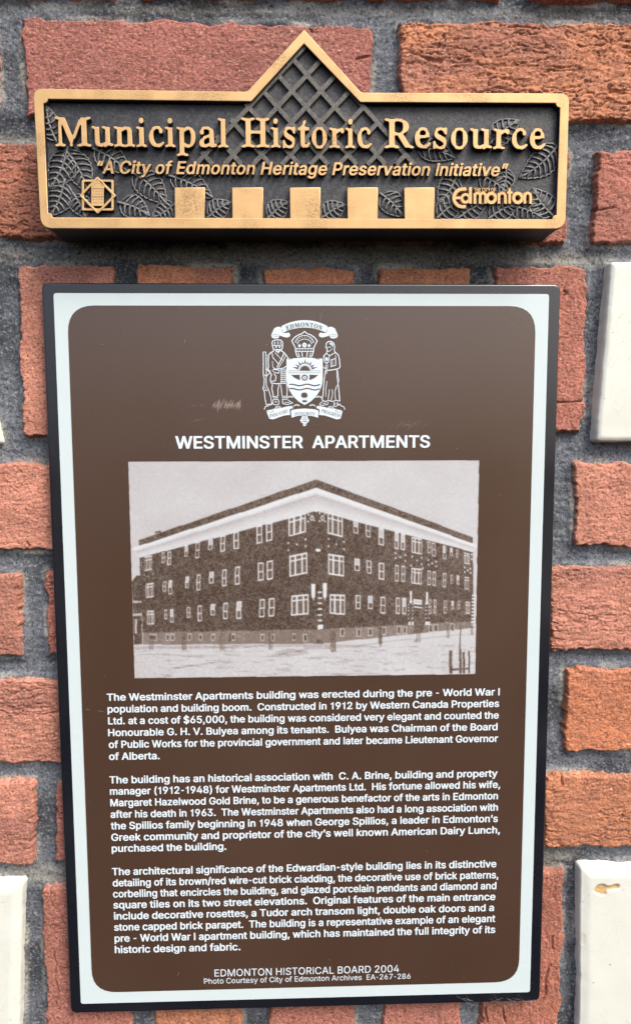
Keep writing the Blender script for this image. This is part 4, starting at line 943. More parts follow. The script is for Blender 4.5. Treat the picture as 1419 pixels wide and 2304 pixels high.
bronze = thing('bronze_plaque', 'cast bronze plaque with peaked top and raised gold lettering, above the brown plaque',
               'plaque', (0, WALL, bp(680, 515)[1]))
OUT = [bp(75, 199), bp(556, 206), bp(684, 66), bp(812, 208), bp(1280, 210), bp(1271, 515), bp(92, 514)]
outer = rounded(OUT, [0.006, 0.002, 0.0012, 0.002, 0.006, 0.008, 0.008])
INN = [bp(98, 222), bp(566, 228), bp(684, 98), bp(810, 230), bp(1259, 232), bp(1251, 493), bp(109, 489)]


def eared(p, a, b, r):
    """Inner corner of the rim that swells inwards as a small quarter round."""
    p, a, b = Vector(p), Vector(a), Vector(b)
    u, w = (a - p).normalized(), (b - p).normalized()
    return [tuple(p + u * (r * math.cos(t)) + w * (r * math.sin(t))) for t in [math.pi / 2 * i / 6 for i in range(7)]]


inner = []
for i, p in enumerate(INN):
    if i in (0, 4, 5, 6):
        inner += eared(p, INN[i - 1], INN[(i + 1) % 7], 0.0030)
    else:
        inner.append(p)
ctr = bp(680, 330)
body_loop = [(ctr[0] + (x - ctr[0]) * 0.9975, ctr[1] + (z - ctr[1]) * 0.992) for x, z in outer]
slab('backplate', [body_loop], FL, WALL + 0.004 - FL, MAT['patina'], bronze)
slab('rim', [outer, inner[::-1]], BF, FL - BF + 0.0006, MAT['gold'], bronze, 0.0005, 2)
for (a, b) in ((393, 461), (522, 592), (652, 721), (781, 850), (909, 977)):
    slab('merlon', [[bp(a, 421), bp(b, 421), bp(b, 497), bp(a, 497)]], BF + 0.0002, FL - BF + 0.0003, MAT['gold'], bronze, 0.0006, 2)
words_ = line_px('serif', 'Municipal', 125, 330.5, 514, 332, 68, BF) + line_px('serif', 'Historic', 543, 332.5, 836, 334, 68, BF) + line_px('serif', 'Resource', 864, 334.5, 1226, 336, 68, BF)
slab('title_lettering', words_, BF, FL - BF + 0.0004, MAT['gold'], bronze, 0.00022, 1)
slab('motto_lettering', line_px('semi', '“A City of Edmonton Heritage Preservation Initiative”', 219, 391, 1143, 396.5, 29.5, BF + 0.001, 0.21),
     BF + 0.001, FL - BF - 0.0007, MAT['gold'], bronze, 0.00013, 1)

# diamond lattice in the gable
g = Build()
N0, va, vb = np.array([690.3, 171.6]), np.array([-33.0, 35.8]), np.array([31.2, 35.6])


def inside(p):
    x, y = p
    t = y - 92
    return t > 6 and y < 374 and x > 684 - t * 0.905 and x < 684 + t * 0.885


def clip_line(o, d):
    ts = [t for t in np.linspace(-2, 9, 1101) if inside(o + d * t)]
    return (o + d * ts[0], o + d * ts[-1]) if ts else None


for base_v, dir_v in ((vb, va), (va, vb)):
    for k in range(-2, 7):
        seg = clip_line(N0 + base_v * (k + 0.02), dir_v)
        if not seg or np.hypot(*(seg[1] - seg[0])) < 20:
            continue
        a, b = np.array(bp(*seg[0], FL)), np.array(bp(*seg[1], FL))
        d = (b - a) / np.hypot(*(b - a))
        nrm = np.array([-d[1], d[0]])
        wd = 0.0018
        top = FL - (0.0028 if dir_v is va else 0.00275)
        kk = len(g.v)
        for e in (a, b):
            for sgn, yy, f in ((-1, FL + 0.0003, 1.25), (-1, top, 0.8), (1, top, 0.8), (1, FL + 0.0003, 1.25)):
                p = e + nrm * (wd * f * sgn)
                g.v.append((p[0], yy, p[1]))
        for j in range(3):
            g.f.append((kk + j, kk + j + 1, kk + 4 + j + 1, kk + 4 + j))
            g.mi.append(0)
        g.f += [(kk, kk + 1, kk + 2, kk + 3), (kk + 7, kk + 6, kk + 5, kk + 4)]
        g.mi += [0, 0]
g.done('lattice', MAT['lattice'], bronze)

# leaves in low relief: (stem, tip, width) in photo measure
LEAVES = [((128, 318), (106, 238), 40), ((152, 342), (112, 428), 52), ((150, 340), (202, 440), 50), ((146, 412), (114, 488), 50),
          ((168, 440), (194, 492), 40), ((215, 338), (292, 392), 48), ((302, 392), (376, 462), 50), ((272, 458), (338, 488), 44),
          ((392, 462), (342, 492), 40), ((384, 398), (480, 448), 44), ((470, 490), (522, 456), 40), ((604, 492), (652, 455), 40),
          ((724, 492), (779, 462), 40), ((858, 440), (906, 490), 44), ((1024, 400), (984, 462), 48), ((984, 490), (1046, 448), 46),
          ((940, 334), (1022, 358), 42), ((1030, 492), (1096, 456), 44), ((1080, 396), (1142, 440), 46), ((1136, 380), (1126, 440), 34),
          ((1104, 322), (1168, 272), 44), ((1252, 330), (1166, 402), 52), ((1100, 492), (1166, 458), 44), ((1240, 486), (1196, 424), 52),
          ((1150, 466), (1218, 492), 44)]
for (sx, sy), (tx, ty), wd in LEAVES:
    a, b = Vector(bp(sx, sy, FL)), Vector(bp(tx, ty, FL))
    L = (b - a).length
    d = (b - a) / L
    nrm = Vector((-d.y, d.x))
    W = wd * 1.15 / 3200.0
    lf = Build()
    lx0, lx1 = bp(103, 300, FL)[0], bp(1256, 300, FL)[0]
    lz0, lz1 = bp(600, 492, FL)[1], bp(600, 232, FL)[1]

    def lp(t, s, h=0.0):
        bow = 0.06 * L * math.sin(math.pi * t)
        p = a + d * (L * t) + nrm * (s + bow)
        return (min(max(p.x, lx0), lx1), FL - h, min(max(p.y, lz0), lz1))

    def half(t):
        return W / 2 * (math.sin(math.pi * min(1, t * 1.02) ** 0.72)) ** 0.85 if 0 < t < 0.98 else 0.0

    # domed blade
    rows = 14
    k = len(lf.v)
    for i in range(rows + 1):
        t = i / rows
        hw = half(t) * (1 + (0.07 if i % 2 else -0.05))
        for s, h in ((-1, -0.0002), (-0.55, 0.0007), (0, 0.0005), (0.55, 0.0007), (1, -0.0002)):
            lf.v.append(lp(t, hw * s, h))
    for i in range(rows):
        for j in range(4):
            q = k + i * 5 + j
            lf.f.append((q, q + 1, q + 6, q + 5))
            lf.mi.append(0)
    # raised ribs
    lf.tube([lp(t / 10, 0, 0.0013) for t in range(-1, 11)], 0.0010, 0.00055, 6, 1)
    nv = max(5, int(L / 0.0041))
    for i in range(1, nv + 1):
        t = i / (nv + 1.2)
        for sg in (-1, 1):
            hw = half(min(0.97, t + 0.12))
            lf.tube([lp(t + 0.13 * q * q, hw * q * sg * 0.97, 0.0014 - 0.0006 * q) for q in (0, 0.35, 0.7, 1.0)], 0.00082, 0.00058, 5, 1)
    for sg in (-1, 1):
        lf.tube([lp(i / 20, half(i / 20) * sg * (1.04 if i % 2 else 0.95), 0.0007) for i in range(21)], 0.00062, 0.00055, 5, 1)
    lf.done('leaf', [MAT['patina'], MAT['ridge']], bronze, True)

# heritage badge: rounded square behind a diamond, with a little tower
bd = thing_part = None
E0 = BF + 0.0012


def ring_px(name, pts, wpx, parent, y=E0, dep=None, rad=0.0012):
    w = wpx / 3200.0
    P = [bp(*p, y) for p in pts]
    c = (sum(p[0] for p in P) / len(P), sum(p[1] for p in P) / len(P))
    r = min(math.hypot(p[0] - c[0], p[1] - c[1]) for p in P)
    k = 1 - w * 1.4142 / r
    I = [(c[0] + (p[0] - c[0]) * k, c[1] + (p[1] - c[1]) * k) for p in P]
    return slab(name, [rounded(P, [rad] * len(P)), rounded(I, [rad * 0.7] * len(P))[::-1]], y, FL - y + 0.0004, MAT['gold'], parent, 0.0003, 1)


badge = ring_px('badge', [(184, 404), (256, 404), (256, 474), (184, 474)], 5, bronze, E0 + 0.0003)
ring_px('diamond', [(219, 396), (262, 440), (220, 482), (178, 440)], 5, badge)
tower = []
tw = [bp(206, 463, E0), bp(234, 463, E0), bp(234, 424, E0)] + [bp(220.5 + 15 * math.cos(t), 423 - 17 * math.sin(t), E0) for t in [math.pi * i / 10 for i in range(11)]] + [bp(206, 424, E0)]
holes = []
for yy in (430, 437, 449, 456):
    for xx in (211, 217, 223.5, 229.5):
        holes.append([bp(xx - .7, yy - 1.1, E0), bp(xx + .7, yy - 1.1, E0), bp(xx + .7, yy + 1.1, E0), bp(xx - .7, yy + 1.1, E0)][::-1])
for k in range(7):
    t = math.pi * (k + 0.5) / 7
    cx, cy = 220.5 + 9.5 * math.cos(t), 421 - 9 * math.sin(t)
    holes.append([bp(cx - .7, cy - .7, E0), bp(cx + .7, cy - .7, E0), bp(cx + .7, cy + .7, E0), bp(cx - .7, cy + .7, E0)][::-1])
holes.append([bp(207.5, 442.4, E0), bp(232.5, 442.4, E0), bp(232.5, 443.8, E0), bp(207.5, 443.8, E0)][::-1])
holes.append([bp(207.5, 424.2, E0), bp(232.5, 424.2, E0), bp(232.5, 425.4, E0), bp(207.5, 425.4, E0)][::-1])
slab('tower', [tw] + holes, E0, FL - E0 + 0.0004, MAT['gold'], badge)

# rounded-letter city mark, cast as stout strokes
mk = Build()


def stroke_px(pts, wpx, y=E0, closed=False):
    P = [bp(*p, y) for p in pts]
    r = wpx * 1.22 / 2 / 3200.0
    n = len(mk.v)
    mk.tube([(p[0], y + r, p[1]) for p in P], r, r, 8)
    # bring the front of the stroke to a flattened face and root it in the ground
    for i in range(n, len(mk.v)):
        x, yy, z = mk.v[i]
        mk.v[i] = (x, y + (0.0 if yy < y + r * 0.75 else (FL - y + 0.0004) * (1.0 if yy > y + r * 1.2 else 0.45)), z)


def arc_px(cx, cy, rx, ry, a0, a1, n=14):
    return [(cx + rx * math.cos(math.radians(a0 + (a1 - a0) * i / n)), cy - ry * math.sin(math.radians(a0 + (a1 - a0) * i / n))) for i in range(n + 1)]


stroke_px([(1048, 424)] + arc_px(1041, 445, 20, 20, 80, 282, 18) + [(1047, 465)], 8)
stroke_px([(1024, 445), (1036, 445)], 6)
stroke_px(arc_px(1047, 446, 8.5, 9, 0, 360, 16), 6.5, E0 + 0.0002)
stroke_px([(1058, 421), (1058, 458)], 7)
stroke_px([(1068, 434), (1068, 458)], 6.5)
stroke_px([(1068, 441)] + arc_px(1074, 441, 6, 7, 170, 10, 8) + [(1080, 458)], 6.5, E0 + 0.0001)
stroke_px([(1080, 441)] + arc_px(1086, 441, 6, 7, 170, 10, 8) + [(1092, 458)], 6.5, E0 + 0.0002)
stroke_px(arc_px(1105, 445, 9.5, 10.5, 0, 360, 18), 7.5)
stroke_px([(1122, 434), (1122, 458)], 6.5)
stroke_px([(1122, 442)] + arc_px(1129.5, 442, 7, 8, 170, 10, 8) + [(1137, 458)], 6.5, E0 + 0.0001)
stroke_px([(1146, 424), (1146, 458)], 6.5)
stroke_px([(1140, 433), (1152, 433)], 5.5, E0 + 0.0001)
stroke_px(arc_px(1164.5, 445, 9.5, 10.5, 0, 360, 18), 7.5)
stroke_px([(1180, 434), (1180, 458)], 6.5)
stroke_px([(1180, 442)] + arc_px(1187, 442, 6.5, 8, 170, 10, 8) + [(1193.5, 458)], 6.5, E0 + 0.0001)
mark = mk.done('city_mark', MAT['gold'], bronze)
slab('small_lettering', line_px('semi', 'THE CITY OF', 1066, 430.5, 1115, 431, 8.5, E0), E0 + 0.0006, FL - E0 - 0.0004, MAT['gold'], mark)

# ------------------------------------------------------------------ the brown plaque
plaque = thing('information_plaque', 'upright brown plaque with crest, building picture and white text, below the bronze plaque',
               'plaque', (0, WALL, at(685, 2270)[1]))


def rect_loop(pts, r, n=9):
    P = [at(*p) for p in pts]
    return rounded(P, [r] * 4)


pale_c = [at(120.6, 659), at(1234, 662), at(1191.4, 2232.4), at(182.6, 2258.6)]
xl, xr = (pale_c[0][0] + pale_c[3][0]) / 2, (pale_c[1][0] + pale_c[2][0]) / 2
zt, zb = (pale_c[0][1] + pale_c[1][1]) / 2, (pale_c[2][1] + pale_c[3][1]) / 2


def box(l, r, t, b, rad):
    return rounded([(l, t), (r, t), (r, b), (l, b)], [rad] * 4)


FR = 0.0086
slab('frame', [box(xl - FR, xr + FR, zt + FR * 0.86, zb - FR, 0.0055)], 0.0004, 0.0092, MAT['black'], plaque, 0.0016, 3, False)
sheet('border', [box(xl, xr, zt, zb, 0.0022)], 0.0000, MAT['pale'], plaque)
bi_ = 0.0094
face_box = (xl + bi_, xr - bi_, zt - bi_ * 0.92, zb + bi_)
sheet('face', [box(*face_box, 0.0195)], -0.0002, MAT['brown'], plaque)
INK = -0.00035

BODY = [
    [("The Westminster Apartments building was erected during the pre - World War I", 241, 1577, 1123, 1564),
     ("population and building boom.  Constructed in 1912 by Western Canada Properties", 242.7, 1602.7, 1121.5, 1591),
     ("Ltd. at a cost of $65,000, the building was considered very elegant and counted the", 244, 1630, 1121, 1616.5),
     ("Honourable G. H. V. Bulyea among its tenants.  Bulyea was Chairman of the Board", 244, 1656.5, 1118, 1642.5),
     ("of Public Works for the provincial government and later became Lieutenant Governor", 245.5, 1683, 1119, 1669),
     ("of Alberta.", 246, 1709.6, 360, 1708)],
    [("The building has an historical association with  C. A. Brine, building and property", 247, 1762, 1118, 1748),
     ("manager (1912-1948) for Westminster Apartments Ltd.  His fortune allowed his wife,", 248, 1788, 1124, 1772.5),
     ("Margaret Hazelwood Gold Brine, to be a generous benefactor of the arts in Edmonton", 249, 1814, 1119, 1798),
     ("after his death in 1963.  The Westminster Apartments also had a long association with", 249.5, 1840, 1119, 1823.6),
     ("the Spillios family beginning in 1948 when George Spillios, a leader in Edmonton’s", 250, 1866, 1118.8, 1849),
     ("Greek community and proprietor of the city’s well known American Dairy Lunch,", 251, 1891.3, 1123.5, 1875),
     ("purchased the building.", 252, 1916.3, 509.5, 1912)],
    [("The architectural significance of the Edwardian-style building lies in its distinctive", 252.8, 1968, 1115.4, 1951.7),
     ("detailing of its brown/red wire-cut brick cladding, the decorative use of brick patterns,", 254.3, 1993.4, 1120, 1976.5),
     ("corbelling that encircles the building, and glazed porcelain pendants and diamond and", 255, 2018.5, 1115.4, 2000.5),
     ("square tiles on its two street elevations.  Original features of the main entrance", 255.8, 2043.5, 1113.3, 2025),
     ("include decorative rosettes, a Tudor arch transom light, double oak doors and a", 257, 2068.6, 1110, 2049.5),
     ("stone capped brick parapet.  The building is a representative example of an elegant", 257.5, 2093.8, 1113, 2074),
     ("pre - World War I apartment building, which has maintained the full integrity of its", 258.5, 2119, 1113, 2098.6),
     ("historic design and fabric.", 259, 2143.7, 541, 2138)],
]
for pi, para in enumerate(BODY):
    loops = []
    for s, xa, ya, xb, yb in para:
        loops += line_px('bold', s, xa, ya, xb, yb, 16.6)
    sheet('paragraph', loops, INK, MAT['ink'], plaque)
sheet('title', line_px('bold', 'WESTMINSTER  APARTMENTS', 395, 1009.5, 966.5, 1007.5, 28.5), INK, MAT['ink'], plaque)
sheet('credit_line', line_px('thin', 'EDMONTON HISTORICAL BOARD 2004', 483, 2196.5, 897, 2186.6, 16), INK, MAT['ink'], plaque)
sheet('credit_line', line_px('thin', 'Photo Courtesy of City of Edmonton Archives  EA-267-286', 459.4, 2212.5, 922.7, 2202, 12), INK, MAT['ink'], plaque)

# ---- archival picture: flat print in tones
SKY, SNOW, WALLT, DARK, STONE, GREY, WHITE, PANE = range(8)
PX0, PY0, PSC = 284.0, 1030.0, 1.25
PIC = np.zeros((int(502 / PSC), int(800 / PSC)))
VALUE = [0.74, 0.75, 0.08, 0.12, 0.33, 0.66, 0.93, 0.18, 0.58, 0.84]
SHADE, LIGHT = 8, 9


def lay(pts, tone, scale=None, org=None):
    if scale:
        pts = [(org[0] + x / scale, org[1] + y / scale) for x, y in pts]
    P = np.array([((x - PX0) / PSC, (y - PY0) / PSC) for x, y in pts])
    xa, ya = np.maximum(np.floor(P.min(0)).astype(int) - 1, 0)
    xb, yb = np.minimum(np.ceil(P.max(0)).astype(int) + 2, [PIC.shape[1], PIC.shape[0]])
    if xb <= xa or yb <= ya:
        return
    cov = np.zeros((yb - ya, xb - xa))
    for oy in (0.25, 0.75):
        for ox in (0.25, 0.75):
            gx_, gy_ = np.meshgrid(np.arange(xa, xb) + ox, np.arange(ya, yb) + oy)
            ins = np.zeros(gx_.shape, bool)
            for (x1_, y1_), (x2_, y2_) in zip(P, np.roll(P, -1, 0)):
                if y1_ != y2_:
                    ins ^= ((y1_ > gy_) != (y2_ > gy_)) & (gx_ < (x2_ - x1_) * (gy_ - y1_) / (y2_ - y1_) + x1_)
            cov += ins / 4.0
    PIC[ya:yb, xa:xb] = PIC[ya:yb, xa:xb] * (1 - cov) + VALUE[tone] * cov


def PL(pts, tone):
    lay(pts, tone, 3.461, (280, 1020))


def PR(pts, tone):
    lay(pts, tone, 3.461, (680, 1020))


lay([(289, 1038.8), (1077.7, 1035.5), (1068.7, 1517), (303.3, 1526.5)], SKY)
rnd = random.Random(3)
# snow field with an uneven far edge
far = [(302.5, 1447)] + [(305 + 41 * i, 1447 - max(0, i - 10) * 4.6 + rnd.uniform(-1.5, 1.5)) for i in range(1, 18)] + [(1070.4, 1408)]
lay(far + [(1068.7, 1517), (303.3, 1526.5)], SNOW)
# neighbouring house at the far left
PL([(62, 985), (100, 940), (135, 945), (140, 1480), (78, 1485)], WALLT)
for y in (1140, 1240):
    PL([(66, y), (140, y - 4), (140, y + 14), (66, y + 18)], GREY)
PL([(140, 1175), (153, 1175), (153, 1260), (140, 1260)], WHITE)
PL([(84, 1280), (100, 1280), (102, 1400), (86, 1400)], GREY)
# main building
lay([(314, 1235), (709, 1120), (716.5, 1416), (322, 1424)], WALLT)
lay([(709, 1120), (1063, 1225), (1065.5, 1396), (716.5, 1416)], WALLT)
lay([(322, 1421), (716.5, 1414), (718, 1447), (322, 1449)], STONE)
lay([(716.5, 1414), (1065.5, 1395), (1066, 1410), (718, 1447)], STONE)
lay([(313, 1212), (709, 1078), (709, 1102), (313, 1228)], DARK)
lay([(709, 1078), (1063, 1206), (1063, 1222), (709, 1102)], DARK)
lay([(299, 1231), (709, 1096), (709, 1148), (314.5, 1252), (311, 1240)], LIGHT)
lay([(709, 1096), (1072, 1224), (1072, 1228), (1062.5, 1239), (709, 1148)], LIGHT)
lay([(299, 1230), (709, 1096), (709, 1105), (299, 1236)], WHITE)
lay([(709, 1096), (1073, 1223), (1073, 1228), (709, 1105)], WHITE)
for k in range(7):                       # soffit, fading downwards
    VALUE[GREY] = 0.62 + 0.03 * k
    y = 1110 + 3.6 * k
    lay([(306, 1238 + k * 1.3), (709, y), (709, y + 3.7), (312, 1239.4 + k * 1.3)], GREY)
    lay([(709, y), (1068, 1229 + k * 0.9), (1064, 1230.2 + k * 0.9), (709, y + 3.7)], GREY)
VALUE[GREY] = 0.66
# speckle of the corner: shaded edge and diamonds
PL([(238, 600), (285, 592), (285, 606), (238, 614)], DARK)
PL([(1048, 320), (1112, 306), (1112, 318), (1048, 332)], GREY)


def window(f, x0, x1, y0, y1, slope, triple=False):
    s = slope * (x1 - x0)
    w = (x1 - x0)

    def q(u0, u1, v0, v1, tone):
        xa, xb = x0 + w * u0, x0 + w * u1
        hgt = (y1 - y0)
        f([(xa, y0 + s * u0 + hgt * v0), (xb, y0 + s * u1 + hgt * v0), (xb, y0 + s * u1 + hgt * v1), (xa, y0 + s * u0 + hgt * v1)], tone)
    q(0, 1, 0, 1, WHITE)
    if triple:
        for a, b in ((0.07, 0.27), (0.37, 0.66), (0.75, 0.94)):
            q(a, b, 0.08, 0.24, PANE)
            q(a, b, 0.30, 0.93, PANE)
    else:
        q(0.18, 0.84, 0.07, 0.48, GREY if rnd.random() < 0.35 else PANE)
        q(0.18, 0.84, 0.54, 0.93, DARK if rnd.random() < 0.6 else PANE)


LW = [(158, 215, 795, 905, 1), (290, 315, 765, 845, 0), (335, 362, 755, 862, 0), (465, 492, 710, 795, 0), (550, 580, 685, 808, 0), (648, 682, 665, 745, 0),
      (742, 780, 635, 760, 0), (845, 885, 605, 740, 0), (1022, 1065, 562, 697, 0), (1095, 1142, 540, 680, 0), (1268, 1404, 490, 640, 1),
      (170, 228, 1005, 1115, 1), (300, 325, 985, 1068, 0), (342, 370, 978, 1090, 0), (473, 500, 950, 1038, 0), (560, 590, 935, 1058, 0), (657, 690, 912, 1005, 0),
      (755, 790, 895, 1028, 0), (855, 892, 874, 1013, 0), (1032, 1078, 845, 985, 0), (1102, 1150, 828, 978, 0), (1278, 1416, 788, 950, 1),
      (178, 232, 1218, 1325, 1), (312, 335, 1208, 1285, 0), (355, 382, 1203, 1312, 0), (485, 512, 1188, 1272, 0), (568, 600, 1178, 1300, 0), (668, 702, 1162, 1255, 0),
      (765, 800, 1155, 1285, 0), (866, 905, 1145, 1280, 0), (1043, 1085, 1125, 1270, 0), (1115, 1160, 1118, 1265, 0), (1290, 1424, 1098, 1255, 1)]
RW = [(190, 305, 452, 615, 1), (388, 430, 505, 610, 0), (488, 525, 535, 640, 0), (586, 628, 570, 702, 0), (712, 742, 598, 730, 0), (760, 792, 612, 738, 0),
      (845, 925, 640, 762, 1), (970, 995, 675, 765, 0), (1005, 1032, 685, 790, 0), (1090, 1115, 708, 812, 0), (1148, 1168, 725, 790, 0), (1198, 1215, 740, 800, 0), (1258, 1300, 760, 850, 1),
      (193, 315, 768, 932, 1), (397, 437, 805, 900, 0), (494, 532, 822, 922, 0), (590, 632, 840, 970, 0), (716, 746, 858, 986, 0), (766, 795, 866, 990, 0),
      (845, 925, 878, 1004, 1), (972, 996, 900, 1013, 0), (1010, 1034, 908, 1018, 0), (1092, 1115, 920, 1030, 0), (1152, 1172, 935, 1005, 0), (1200, 1218, 940, 1010, 0), (1263, 1297, 952, 1048, 1),
      (205, 323, 1085, 1242, 1), (406, 445, 1095, 1203, 0), (503, 540, 1100, 1203, 0), (600, 640, 1105, 1240, 0), (722, 752, 1112, 1240, 0), (772, 802, 1115, 1242, 0),
      (983, 1000, 1130, 1240, 0), (1018, 1036, 1130, 1240, 0), (1098, 1120, 1135, 1240, 0), (1155, 1175, 1138, 1205, 0), (1205, 1222, 1138, 1205, 0), (1268, 1305, 1145, 1240, 1)]
for x0_, x1_, y0_, y1_, t3 in LW:
    k = -0.30 + (y0_ - 600) / 650 * 0.27
    window(PL, x0_, x1_, y0_, y1_, max(-0.3, min(0, k)) * 0.9, bool(t3))
for x0_, x1_, y0_, y1_, t3 in RW:
    k = 0.30 - (y0_ - 450) / 700 * 0.27
    window(PR, x0_, x1_, y0_, y1_, max(0, min(0.3, k)) * 0.9, bool(t3))
for x in (197, 222, 322, 360, 492, 577, 672, 826, 1052, 1132, 1300, 1380):
    PL([(x, 1398), (x + 30, 1397), (x + 30, 1452), (x, 1453)], GREY)
    PL([(x + 6, 1408), (x + 24, 1407), (x + 24, 1444), (x + 6, 1445)], DARK)
for x, y in ((0, 1400), (285, 1358), (415, 1358), (505, 1352), (612, 1345), (730, 1340), (775, 1338), (980, 1325), (1020, 1322), (1150, 1318)):
    PR([(x, y), (x + 34, y), (x + 34, y + 62), (x, y + 66)], GREY)
    PR([(x + 7, y + 8), (x + 27, y + 8), (x + 27, y + 54), (x + 7, y + 56)], DARK)
# white porcelain trim
for x, y in ((60, 1005), (150, 1000)):
    PR([(x, y), (x + 33, y), (x + 30, y + 108), (x + 22, y + 112), (x + 17, y + 142), (x + 11, y + 112), (x + 3, y + 108)], WHITE)
for y in (1064, 1109, 1154, 1199, 1245, 1288):
    PR([(112, y), (146, y), (146, y + 11), (112, y + 13)], WHITE)
PR([(114, 1328), (152, 1325), (152, 1360), (114, 1364)], WHITE)
PR([(97, 732), (132, 732), (132, 753), (97, 753)], WHITE)
for x, y in ((830, 1062), (957, 1070)):
    PR([(x, y), (x + 16, y), (x + 15, y + 70), (x + 20, y + 88), (x + 8, y + 100), (x - 4, y + 88), (x + 1, y + 70)], WHITE)
for x, y in [(xx, yy) for xx in (820, 852) for yy in (1168, 1192, 1216, 1245, 1275)] + [(xx, yy) for xx in (955, 980) for yy in (1165, 1190, 1215, 1245, 1275)]:
    PR([(x - 6, y), (x, y - 7), (x + 6, y), (x, y + 7)], WHITE)
for x in (820, 846, 952, 972):
    PR([(x, 1302), (x + 18, 1302), (x + 18, 1328), (x, 1328)], WHITE)
PR([(858, 1125), (925, 1132), (925, 1172), (858, 1164)], WHITE)
PR([(866, 1135), (918, 1141), (918, 1160), (866, 1154)], GREY)
PR([(862, 1180), (930, 1190), (930, 1200), (862, 1190)], WHITE)
PR([(864, 1205), (938, 1212), (940, 1385), (864, 1392)], DARK)
DOTS_R = [(20, 658), (20, 714), (196, 655), (197, 712), (256, 697), (314, 680), (315, 735), (720, 765), (720, 808), (757, 796), (796, 780), (797, 826), (850, 793),
          (888, 822), (926, 803), (842, 862), (926, 852), (932, 884), (976, 820), (977, 856), (1005, 845), (1036, 832), (1038, 868), (1262, 880), (1262, 915), (1285, 902), (1306, 890), (1308, 922),
          (42, 470), (40, 522), (68, 495), (88, 515), (128, 460), (128, 520), (150, 488), (168, 468), (168, 522), (1318, 775), (1318, 812)]
DOTS_L = [(1270, 690), (1270, 745), (1336, 702), (1402, 660), (1404, 715), (158, 938), (158, 975), (190, 950), (220, 928), (222, 964), (135, 840), (135, 862), (1250, 500),
          (128, 1010), (140, 1290), (140, 1330), (140, 1360), (145, 1395)]
for f, L_ in ((PR, DOTS_R), (PL, DOTS_L)):
    for x, y in L_:
        r = 8 if f is PR or x > 1000 else 5
        f([(x - r, y), (x, y - r * 1.2), (x + r, y), (x, y + r * 1.2)], WHITE)
for x in (68, 150):
    PR([(x - 3, 474), (x + 3, 474), (x + 18, 498), (x + 3, 520), (x - 3, 520), (x - 18, 498)], WHITE)
    PR([(x, 484), (x + 10, 498), (x, 511), (x - 10, 498)], WALLT)
PR([(88, 430), (124, 430), (124, 442), (100, 452), (88, 446)], WHITE)
for xx in (1336, 1322):
    for yy in range(1090, 1330, 26):
        PR([(xx - 5, yy), (xx + 7, yy), (xx + 7, yy + 14), (xx - 5, yy + 14)], WHITE)
# footpath shadow and stakes in the snow
PL([(80, 1500), (1419, 1482), (1419, 1498), (700, 1518), (80, 1520)], SHADE)
PR([(0, 1490), (140, 1478), (420, 1490), (640, 1455), (1340, 1395), (1340, 1402), (640, 1466), (420, 1505), (0, 1530)], SHADE)
PL([(1160, 1540), (1280, 1515), (1419, 1530), (1419, 1560), (1300, 1575), (1180, 1562)], SHADE)
PL([(100, 1556), (600, 1566), (720, 1576), (560, 1580), (100, 1562)], SHADE)
PL([(380, 1668), (700, 1620), (900, 1606), (700, 1630), (400, 1676)], SHADE)
PR([(560, 1530), (620, 1520), (660, 1532), (600, 1540)], SHADE)
PR([(0, 1588), (290, 1580), (300, 1588), (0, 1596)], SHADE)
for x, a, b in ((195, 1410, 1530), (208, 1405, 1532), (221, 1410, 1530), (447, 1400, 1530), (459, 1398, 1532), (471, 1402, 1530), (738, 1395, 1532), (752, 1390, 1530), (768, 1395, 1530), (1118, 1380, 1526), (1128, 1375, 1530), (1140, 1380, 1526), (806, 1395, 1465)):
    w_ = 5 if x != 806 else 22
    PL([(x, a), (x + w_, a), (x + w_, b), (x, b)], DARK)
for x, a, b, w_ in ((212, 1378, 1540, 7), (226, 1375, 1546, 8), (242, 1380, 1540, 7), (586, 1352, 1480, 9), (598, 1348, 1500, 8), (609, 1352, 1480, 7), (885, 1390, 1466, 5), (898, 1386, 1464, 5), (911, 1390, 1462, 5),
                   (1116, 1320, 1436, 4), (1125, 1316, 1436, 6), (1136, 1320, 1434, 4), (1310, 1330, 1408, 4), (1320, 1326, 1410, 5), (1140, 1532, 1716, 24), (1219, 1524, 1716, 20), (1246, 1545, 1716, 18), (1290, 1538, 1714, 12)):
    PR([(x, a), (x + w_, a - 2), (x + w_, b), (x, b)], DARK)
PR([(1228, 1330), (1236, 1330), (1230, 1420), (1230, 1530), (1218, 1530), (1222, 1420)], DARK)
PR([(1164, 1676), (1304, 1670), (1304, 1684), (1164, 1692)], DARK)
PR([(862, 1464), (888, 1440), (890, 1446), (868, 1468)], DARK)
PR([(100, 1440), (150, 1455), (155, 1476), (100, 1474)], DARK)


def soften(A, n):
    for _ in range(n):
        A = np.pad(A, 1, mode='edge')
        A = (A[:-2, 1:-1] + A[2:, 1:-1] + A[1:-1, :-2] + A[1:-1, 2:] + 2 * A[1:-1, 1:-1]) / 6
    return A


